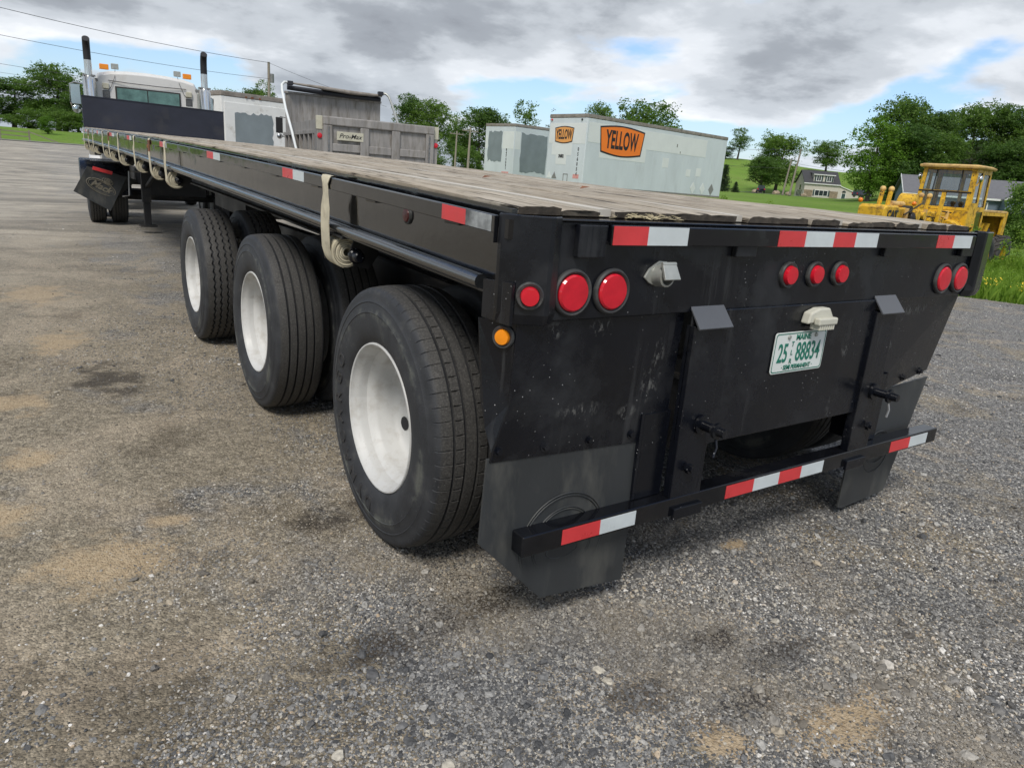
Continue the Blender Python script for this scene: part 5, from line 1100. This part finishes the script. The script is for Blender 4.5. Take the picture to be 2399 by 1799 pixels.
TREES = [  # x, y, top z, crown width, kind, label
(-2.2,138.5,9.6,9.8,0,'dark bushy tree at the far left edge beyond the fence'),(3.4,133.3,12.9,9.6,1,'tallest leafy tree left of the exhaust stack'),(5.8,128.2,7.7,7.3,0,'low dark tree behind the left truck mirror'),
(-.5,126.5,5.4,5.6,2,'round shrub below the tall left tree'),(3.9,124.3,5.4,5.7,2,'dark shrub just left of the headboard'),(-7.9,138.4,9.8,9.2,1,'leafy tree cut by the left picture edge'),
(-14.1,133.0,9.7,9.7,0,'tree out past the left picture edge'),(-19.4,117.3,8.9,9.4,1,'further tree out past the left picture edge'),(-24.6,98.4,8.0,8.0,0,'near tree out past the left picture edge'),
(1.2,110.4,4.1,1.9,3,'small bright yellow-green sapling on the grass bank'),(22.2,105.7,10.0,4.2,1,'left one of two treetops over the white box body'),(24.7,103.0,9.8,4.8,0,'right one of two treetops over the white box body'),
(25.9,99.6,10.6,4.0,4,'sparse tree around the utility pole by the tarp arm'),(18.1,106.6,9.8,2.6,1,'slim treetop beside the right exhaust stack'),
(45.9,99.6,11.0,5.4,0,'dark tree at the right edge of the dump tailgate'),(47.9,96.3,10.4,6.4,1,'broad tree between the dump truck and pale blue trailer'),(58.3,107.8,10.4,5.6,4,'thin tree behind the leaning poles'),
(58.4,99.6,10.9,8.6,0,'wide tree above the pale blue trailer roof'),(47.4,85.2,4.4,5.6,2,'green bush below the two poles by the pale blue trailer'),(42.2,88.0,4.4,6.0,2,'green bush right behind the dump tailgate'),
(57.1,85.0,11.0,6.0,4,'feathery tree over the gap between the two box trailers'),(74.4,90.7,12.6,5.2,1,'small treetop over the roof of the white trailer with orange signs'),(76.9,81.8,14.1,10.2,1,'large round tree over the roof of the white trailer with orange signs'),(69.9,94.3,11.2,6.0,5,'nearly bare tree over the front of the white trailer with orange signs'),
(225.5,193.7,17.0,8.0,0,'small tree on the ridge at the end of the white trailer'),(228.3,190.3,24.4,9.0,4,'thin tall tree alone on the ridge beside the white trailer'),(169.8,127.2,16.9,13.5,1,'big spreading tree left of the tan house'),
(159.7,124.0,10.4,10.5,0,'lower dark tree at the foot of the big tree'),(239.2,159.0,21.4,11.5,1,'lone round tree on the ridge over the tan house'),(111.8,95.8,6.0,3.6,6,'dark conifer at the end of the white trailer'),(113.3,94.0,2.9,2.0,6,'knee-high conifer beside the taller one'),
(113.9,67.2,14.4,9.4,3,'bright green tree at the left front of the wood'),(128.4,72.0,19.4,10.0,1,'tallest tree at the left of the wood'),(135.0,70.4,17.4,9.0,0,'dark treetop in the middle of the wood'),(141.1,69.3,17.8,9.0,0,'treetop above the grader cab'),
(133.7,61.6,18.6,10.0,1,'tall tree above the right of the grader cab'),(135.3,58.0,17.6,9.0,0,'dark tree above the blue house'),(137.0,53.9,18.0,10.0,1,'tall tree cut by the right picture edge'),
(116.4,62.7,13.0,8.0,0,'tree behind the left of the grader cab'),(120.9,60.5,12.2,8.0,1,'tree behind the middle of the grader cab'),(124.6,57.5,11.6,7.0,5,'grey half-bare tree right of the grader cab'),
(126.0,54.3,11.4,7.5,0,'tree close behind the blue house'),(127.3,51.4,12.0,8.0,0,'dark tree at the right end of the blue house roof'),(129.7,44.9,17.0,10.5,0,'tree out past the right picture edge'),
(43.6,16.0,3.3,3.4,2,'green bush in front of the blue house at the right edge'),(38.5,12.2,1.9,2.2,2,'lower bush at the right edge by the grader'),(120.0,66.0,6.0,5.5,2,'undergrowth at the foot of the bright green tree'),(124.0,63.5,7.5,7.0,2,'undergrowth behind the grader arm')]
rt_ = random.Random(77)
for i, (x, y, zt, w, kd, lab) in enumerate(TREES):
    zg = float(hgt(x, y))-.1; h = zt-zg; cm_, tm_ = MESH[kd][i % len(MESH[kd])]; nat = {0: .62, 1: .66, 2: 1.0, 3: .66, 4: .58, 5: .6, 6: .6}[kd]
    o = empty('conifer' if kd == 6 else ('bush' if kd == 2 else 'tree'), (x, y, zg), rt_.uniform(0, 6.28), lab, 'bush' if kd == 2 else 'tree', 'bushes' if kd == 2 else 'trees round the yard'); k = w/nat*.97
    for nm, me in (('trunk', tm_), ('crown', cm_)):
        c = link(nm, me, o); c.scale = (k, k, h)

# ------------------------------------------------------------------ utility poles and wires
def pole(name, x, y, zt, r, lean, label, arms=0, arm_ang=0):
    zg = float(hgt(x, y)); o = empty(name, (x, y, zg), 0, label, 'pole', 'utility poles'); dx, dy = lean
    G().tube([(0,0,-.3), (dx*.5, dy*.5, (zt-zg)*.5), (dx, dy, zt-zg)], [r, r*.85, r*.65], 10).build('post', M['wood'], o, smooth=True)
    for k in range(arms):
        z = zt-zg-.35-.7*k; c, s = math.cos(arm_ang), math.sin(arm_ang); f = z/(zt-zg)
        a = G().beam((dx*f-c*1.1, dy*f-s*1.1, z), (dx*f+c*1.1, dy*f+s*1.1, z), .1, .12).build('cross_arm', M['wood'], o)
        for t in (-1, -.4, .4, 1): G().cyl((dx*f+c*t, dy*f+s*t, z+.06), (dx*f+c*t, dy*f+s*t, z+.22), .05, 8).build('insulator', M['steel'], a)
    return o
pole('utility_pole', 15.08, 61.09, 8.5, .15, (.08, 0), 'utility pole rising over the dump truck tarp arm'); 
pt = bpy.data.objects['utility_pole']; G().cyl((.28,-.1,6.55),(.28,-.1,7.2),.17,14).build('transformer', M['steel'], pt, smooth=35)
pole('utility_pole', 43.89, 81.47, 5.95, .14, (.1, 0), 'pale utility pole left of the pair seen between dump truck and trailers', 1, .2)
pole('utility_pole', 37.79, 67.68, 5.7, .15, (.12, 0), 'brown utility pole right of the pair seen between dump truck and trailers', 1, .2)
pole('utility_pole', 60.14, 134.84, 10.9, .16, (0, 0), 'far utility pole with two cross arms right of the dump truck', 2, .3)
pole('utility_pole', 130.8, 96.0, 8.2, .2, (.35, -.5), 'shorter leaning pole beside the tan house')
pole('utility_pole', 131.6, 94.9, 10.4, .22, (.45, -.65), 'taller leaning pole nearest the tan house', 1, .9)
def wire(label, a, b, sag, r=.012):
    a, b = Vector(a), Vector(b); P = []
    for k in range(25): t = k/24; p = a.lerp(b, t); p.z -= sag*4*t*(1-t); P.append(p)
    return tag(G().tube(P, r, 5).build('power_line', M['wire']), label, 'wire', 'overhead wires')
wire('top overhead wire crossing the sky to the pole by the dump truck', (-14.2, 42, 8.6), (15.1, 61.0, 8.45), .55, .016)
wire('second overhead wire passing behind the left exhaust stack', (-16, 44, 7.5), (15.1, 61.0, 7.25), .6, .013)
wire('third overhead wire at the left edge', (-18, 66, 7.45), (13.0, 74, 6.4), .3, .013)
wire('fourth overhead wire at the left edge', (-18, 66, 6.7), (13.0, 74, 5.9), .3, .010)
wire('lowest overhead wire at the left edge', (-18, 66, 6.1), (13.0, 74, 5.2), .3, .012)
wire('wire running down from the pole behind the tarp arm', (15.1, 61.0, 8.45), (24, 58, 6.0), .15, .012)
wire('upper wire between the leaning poles and the wood', (132.0, 94.2, 10.1), (172, 60, 10.6), .7, .03)
wire('upper wire from the taller leaning pole to the left', (132.0, 94.2, 10.1), (100, 130, 9.9), .6, .03)
wire('lower wire from the leaning poles to the left', (131.1, 95.5, 6.4), (100, 132, 6.5), .3, .025)
wire('wire from the leaning poles towards the blue house', (132.0, 94.2, 7.4), (104, 41, 4.6), .6, .025)
for k, z in enumerate((2.2, 3.2, 4.1)): wire(['lowest', 'middle', 'upper'][k]+' slack wire across the trees between truck and trailers', (38, 96, z+.5), (54, 80, z), .2, .012)

# ------------------------------------------------------------------ houses
def house_box(name, parent, x0, x1, y0, y1, z0, z1, m_): return G().box(x0, x1, y0, y1, z0, z1).build(name, M[m_], parent)
def window(parent, x, z, w, h, y, shut=0, mull=1):
    f = G().box(x-w/2-.1, x+w/2+.1, y-.05, y-.005, z-h/2-.1, z+h/2+.1).build('window', M['trim'], parent)
    for k in range(mull+1):
        ww = w/(mull+1); G().box(x-w/2+ww*k+.05, x-w/2+ww*(k+1)-.05, y-.06, y-.0505, z-h/2+.03, z+h/2-.03).build('pane', M['pane'], f)
    if shut:
        for s in (-1, 1): G().box(x+s*(w/2+.1+shut/2)-shut/2+.02, x+s*(w/2+.1+shut/2)+shut/2-.02, y-.06, y-.005, z-h/2-.08, z+h/2+.08).build('shutter', M['shutter'], parent)
    return f
H = empty('house', (161.9, 112.7, .75), math.atan2(-.577, .815), 'tan house with dark dormer roof and stone base on the green hill', 'house')
Lh, Dh, ze, zr = 8.6, 6.5, 3.75, 6.6
house_box('wall', H, 0, Lh, 0, Dh, -.6, ze, 'tan')
G().prism([(0,ze+.001),(Dh,ze+.001),(Dh/2,zr-.12)], 'x', .01, Lh-.01).build('gable_wall', M['tan'], H)
def roof(parent, x0, x1, y0, y1, z0, z1, m_, t=.16, ov=.3):
    yc = (y0+y1)/2; k = (z1-z0)/(yc-y0)
    return G().prism([(y0-ov,z0-ov*k),(yc,z1),(y1+ov,z0-ov*k),(y1+ov,z0-ov*k+t),(yc,z1+t),(y0-ov,z0-ov*k+t)], 'x', x0-ov, x1+ov).build('roof', M[m_], parent)
rf = roof(H, 0, Lh, 0, Dh, ze, zr, 'shingle')
G().box(-.32, Lh+.32, -.36, -.31, ze-.34, ze-.12).build('fascia', M['trim'], H)
G().prism([(.25,ze+.3),(.25,ze+2.0),(2.9,ze+2.35),(2.9,ze+.3)], 'x', 2.1, Lh-1.6).build('dormer', M['tan'], H)
G().prism([(-.05,ze+1.95),(-.05,ze+2.1),(3.1,ze+2.62),(3.1,ze+2.45)], 'x', 1.8, Lh-1.3).build('dormer_roof', M['shingle'], H)
G().box(1.8, Lh-1.3, -.09, -.051, ze+1.9, ze+2.1).build('dormer_fascia', M['trim'], H)
for x in (3.3, 5.9): window(H, x, ze+1.15, 1.1, 1.25, .25, .4)
window(H, 4.4, 1.35, 3.2, 1.3, 0, .4, 2)
for x0, x1 in ((.05, 2.2), (6.5, Lh-.05)):
    q = random.Random(int(x0*10)); 
    for r in range(7):
        x = x0
        while x < x1-.1:
            w = q.uniform(.25, .6); w = min(w, x1-x); G().box(x+.015, x+w-.015, -.09-q.uniform(0, .05), -.002, -.4+.34*r+.015, -.4+.34*(r+1)-.015).build('stone', M['stonew'], H); x += w
G().prism([(0,-.6),(0,3.0),(5.2,1.9),(5.2,-.6)] if False else [(Lh+.001,-.6),(Lh+.001,3.35),(Lh+5.2,1.7),(Lh+5.2,-.6)], 'y', .0, 4.5).build('side_wing', M['tan'], H)
G().prism([(Lh-.0,3.36),(Lh-.0,3.52),(Lh+5.6,1.78),(Lh+5.6,1.60)], 'y', -.25, 4.7).build('wing_roof', M['trim'], H)
dr = G().box(Lh+1.0, Lh+1.9, -.06, -.003, -.5, 1.6).build('door', M['shutter'], H); G().box(Lh+.85, Lh+.999, -.07, -.003, -.5, 1.75).build('door_trim', M['trim'], dr); G().box(Lh+1.901, Lh+2.05, -.07, -.003, -.5, 1.75).build('door_trim', M['trim'], dr)
G().lathe([(-.06,0),(-.06,.5),(-.003,.5)], (Lh+1.45,0,1.85), 'y', 16, a0=0, a1=math.pi).build('fan_light', M['pane'], H)
gw = G().box(-.05,-.004,2.4,3.3,1.9,3.1).build('window', M['pane'], H); gw = G().box(-.05,-.004,1.2,5.2,.2,1.8).build('window', M['pane'], H)
for k in range(5): G().box(-.08,-.0505,1.2+k*.95,1.3+k*.95,.15,1.85).build('window_post', M['trim'], H)
# blue-grey house
B = empty('house', (94.6, 50.6, .2), math.atan2(-.80, .42)+R(10), 'blue-grey house with grey roof partly hidden by the grader', 'house')
house_box('wall', B, 0, 17, 0, 8, -.8, 2.55, 'bluesiding'); G().prism([(0,2.551),(8,2.551),(4,4.6)], 'x', .02, 16.98).build('gable_wall', M['bluesiding'], B); roof(B, 0, 17, 0, 8, 2.55, 4.7, 'shingle2', ov=.4)
G().box(-.42, 17.4, -.46, -.41, 2.22, 2.45).build('fascia', M['trim'], B)
for s in (0,): G().prism([(-.4,2.3),(4,4.66),(4,4.95),(-.4,2.55)], 'x', -.46, -.405).build('rake_board', M['trim'], B)
G().box(11.0, 14.5, -2.2, -.001, -.8, 2.4).build('porch_bay', M['bluesiding'], B); G().prism([(10.8,2.4),(12.75,3.6),(14.7,2.4)], 'y', -2.4, 1.5).build('bay_roof', M['shingle2'], B); G().prism([(10.7,2.28),(12.75,3.58),(14.8,2.28),(14.8,2.4),(12.75,3.75),(10.7,2.4)], 'y', -2.46, -2.405).build('rake_board', M['trim'], B)
for x in (8.8, 15.8): window(B, x, 1.2, 1.5, 1.3, 0)
window(B, 12.75, 1.1, 1.8, 1.3, -2.2)
G().cyl((15.5, 2.0, 3.6), (15.5, 2.0, 4.3), .12, 8).build('vent_pipe', M['trim'], B)

# ------------------------------------------------------------------ parked cars on the far drive
def suv(loc, rz, label):
    o = empty('parked_car', loc, rz, label, 'car', 'cars by the tan house')
    G().sweep([[(x*k, y, z) for x in (-.92, .92) for _ in (0,)] if False else [(-.9*k,y,z0),(.9*k,y,z0),(.92*k,y,z1-.15),(.85*k,y,z1),(-.85*k,y,z1),(-.92*k,y,z1-.15)] for y,z0,z1,k in ((-2.3,.45,1.0,.9),(-2.2,.35,1.1,1),(-1.9,.33,1.12,1),(1.2,.33,1.08,1),(2.2,.36,.95,.95),(2.35,.45,.8,.88))]).build('body', M['car'], o, smooth=40)
    G().sweep([[(-.84*k,y,1.05),(.84*k,y,1.05),(.72*k,y,z1),(-.72*k,y,z1)] for y,z1,k in ((-2.2,1.15,.98),(-2.0,1.72,1),(-.2,1.78,1),(.5,1.65,1),(1.25,1.1,.98))]).build('cabin', M['pane'], o, smooth=40)
    for s in (-1, 1):
        for y in (-1.4, 1.4): w = G().lathe([(-.11,.2),(-.11,.36),(.11,.36),(.11,.2)], (s*.85, y, .36), 'x', 20).build('wheel', M['rubber'], o, smooth=35)
        G().box(*sorted((s*.6, s*.85)), -2.33, -2.29, .75, 1.0).build('tail_lamp', M['red'], o)
    return o
suv((141.6, 110.0, float(hgt(141.6, 110.0))+.1), R(-50), 'dark blue vehicle parked on the drive left of the tan house')
suv((162.5, 97.5, float(hgt(162.5, 97.5))+.1), R(-100), 'dark car behind the right end of the tan house')
for k, (x, y, s, lab) in enumerate(((151.5, 113.0, 1.1, 'pale boulder in the garden left of the tan house'), (150.0, 108.5, .9, 'boulder by the foot of the leaning poles'), (154.0, 107.0, .8, 'boulder in front of the stone base'), (145.5, 114.5, 1.0, 'sandy boulder beside the drive'))):
    g = G().ball((0,0,.3), s, 9, 6, (1,.8,.6)); g.v = [(a+rt_.uniform(-.1,.1), b+rt_.uniform(-.1,.1), c+rt_.uniform(-.08,.08)) for a, b, c in g.v]
    tag(g.build('boulder', M['stonew'], loc=(x, y, float(hgt(x, y)))), lab, 'boulder', 'boulders by the tan house')
# ------------------------------------------------------------------ split rail fence on the left bank
FX = [(-12, 88.6), (-8, 88.5), (-3.5, 88.46), (-1.1, 88.46)]
F_ = empty('rail_fence', (-1.1, 88.46, float(hgt(-1.1, 88.46))), 0, 'grey split-rail fence with a fallen rail on the grass bank', 'fence')
z0 = float(hgt(-1.1, 88.46))
for x, y in FX: G().box(x+1.1-.07, x+1.1+.07, y-88.46-.07, y-88.46+.07, -.2, 1.0).build('post', M['greywood'], F_)
for (xa, ya), (xb, yb) in zip(FX, FX[1:]):
    for h in (.45, .85): G().beam((xa+1.1+.06, ya-88.46, h), (xb+1.1-.06, yb-88.46, h-.05), .08, .10).build('rail', M['greywood'], F_)
G().beam((.07, 0, .85), (2.4, -.5, .03), .08, .10).build('rail', M['greywood'], F_)

# ------------------------------------------------------------------ weeds, grass and flowers beyond the gravel on the right
def blades(name, n, xs, ys, h0, h1, w, m_, label, seed, cond=None, cluster=0):
    r = np.random.default_rng(seed); x = r.uniform(*xs, n); y = r.uniform(*ys, n)
    if cluster: 
        c = r.uniform(0, 1, (cluster, 2)); k = r.integers(0, cluster, n); x = xs[0]+(xs[1]-xs[0])*c[k, 0]+r.normal(0, .16, n); y = ys[0]+(ys[1]-ys[0])*c[k, 1]+r.normal(0, .16, n)
    ok = ~in_lot(x, y) & (True if cond is None else cond(x, y)); x, y = x[ok], y[ok]; n = len(x); z = hgt(x, y)
    patch = .55+.45*np.clip(fbm(x, y, .9, seed+1)+.5, 0, 1); h = r.uniform(h0, h1, n)*patch; a = r.uniform(0, 6.28, n); bend = r.uniform(.1, .55, n)*h
    wx, wy = np.cos(a+1.57)*w*r.uniform(.6, 1.5, n), np.sin(a+1.57)*w*r.uniform(.6, 1.5, n); bx, by = np.cos(a)*bend, np.sin(a)*bend
    P = np.stack([np.stack([x-wx, y-wy, z-.02], 1), np.stack([x+wx, y+wy, z-.02], 1), np.stack([x+wx*.8+bx*.3, y+wy*.8+by*.3, z+h*.6], 1), np.stack([x+bx, y+by, z+h], 1)], 1).reshape(-1, 3)
    o = link(name, crown_mesh(name, P, M[m_])); return tag(o, label, 'grass' if m_ == 'weed' else 'weeds', kind='stuff')
blades('weeds', 60000, (11.5, 27), (2.0, 19), .22, .75, .006, 'weed', 'tall green weeds growing round the grader', 21)
rr_ = np.random.default_rng(31); nb = 900; bx_ = rr_.uniform(11.6, 24, nb); by_ = rr_.uniform(2.5, 17, nb); ok = ~in_lot(bx_, by_); bx_, by_ = bx_[ok], by_[ok]
k_ = rr_.integers(0, len(bx_), 60000); hh_ = rr_.uniform(.35, .95, len(bx_))*(.5+.5*np.clip(fbm(bx_, by_, .8, 77)+.5, 0, 1)); px_ = bx_[k_]+rr_.normal(0, .16, 60000); py_ = by_[k_]+rr_.normal(0, .16, 60000); pz_ = hgt(px_, py_)+hh_[k_]*rr_.random(60000)**.7
a_ = rr_.normal(size=(60000, 3)); a_ /= np.linalg.norm(a_, axis=1)[:, None]; b2 = np.cross(a_, rr_.normal(size=(60000, 3))); b2 /= np.linalg.norm(b2, axis=1)[:, None]; c_ = np.stack([px_, py_, pz_], 1); s_ = rr_.uniform(.010, .028, 60000)[:, None]
tag(link('leafy_weeds', crown_mesh('leafy_weeds', np.stack([c_-a_*s_, c_+b2*s_*.45, c_+a_*s_, c_-b2*s_*.45], 1).reshape(-1, 3), M['weed'])), 'low leafy weeds spreading from the gravel edge to the grader', 'weeds', kind='stuff')
blades('grass', 16000, (10.5, 16.5), (1.0, 12), .06, .20, .006, 'weed', 'short bright grass along the edge of the gravel', 22, cond=None, cluster=300)
q_ = np.random.default_rng(9); n = 9000; x = q_.uniform(11.0, 18, n); y = q_.uniform(2.0, 9.5, n); ok = (fbm(x, y, 1.2, 5) > -.15) & ~in_lot(x, y-.25) & in_lot(x-.3, y-1.3); x, y = x[ok], y[ok]; z = hgt(x, y)+q_.uniform(.22, .50, len(x)); P = []
for a, b, c in zip(x, y, z): P += [(a-.016, b-.01, c), (a+.016, b-.01, c), (a+.016, b+.01, c+.022), (a-.016, b+.01, c+.022)]
tag(link('flowers', crown_mesh('flowers', np.array(P), M['flower'])), 'small yellow wildflowers at the gravel edge', 'flowers', kind='stuff')
# leafy weed stems in front of the grader
for k, (x, y, h) in enumerate(((15.8, 8.3, 1.5), (16.4, 7.7, 1.4), (17.8, 7.3, 1.6), (18.6, 6.9, 1.3), (21.2, 7.6, 1.7), (14.2, 11.0, 1.5), (13.9, 12.2, 1.3))):
    zg = float(hgt(x, y)); o = empty('weed_plant', (x, y, zg), k, ['weed stalk', 'leafy weed', 'tall weed', 'bushy weed', 'weed with seed heads', 'lone weed', 'slender weed'][k]+' '+['below the grader lettering', 'in front of the grader frame', 'in front of the grader hydraulics', 'just left of the grader cab', 'in front of the grader engine bay', 'standing up left of the grader', 'at the far left of the weeds before the grader'][k], 'weed', 'weeds by the grader')
    G().tube([(0,0,0),(.03,.02,h*.5),(.02,.05,h)], [.014,.010,.004], 5).build('stem', M['weed'], o)
    q = leaf_cloud(300+k, 420, [(0,0,h*.45,.14,.14,h*.42,2),(.02,.05,h*.85,.09,.09,h*.16,1)], .030); link('leaves', crown_mesh('leaves', q, M['weed']), o)
# fallen leaves on the deck
for k, (x, y, lab) in enumerate(((.02, 1.35, 'brown curled leaf lying on the deck boards'), (-.22, 1.9, 'smaller dry leaf on the deck nearer the side'))):
    g = G().add([(-.03,0,0),(0,-.018,.008),(.035,0,.012),(0,.02,.014)], [(0,1,2),(0,2,3)]); tag(g.build('dry_leaf', M['rust'], loc=(x, y, 1.337+zb(y, x))), lab, 'leaf')
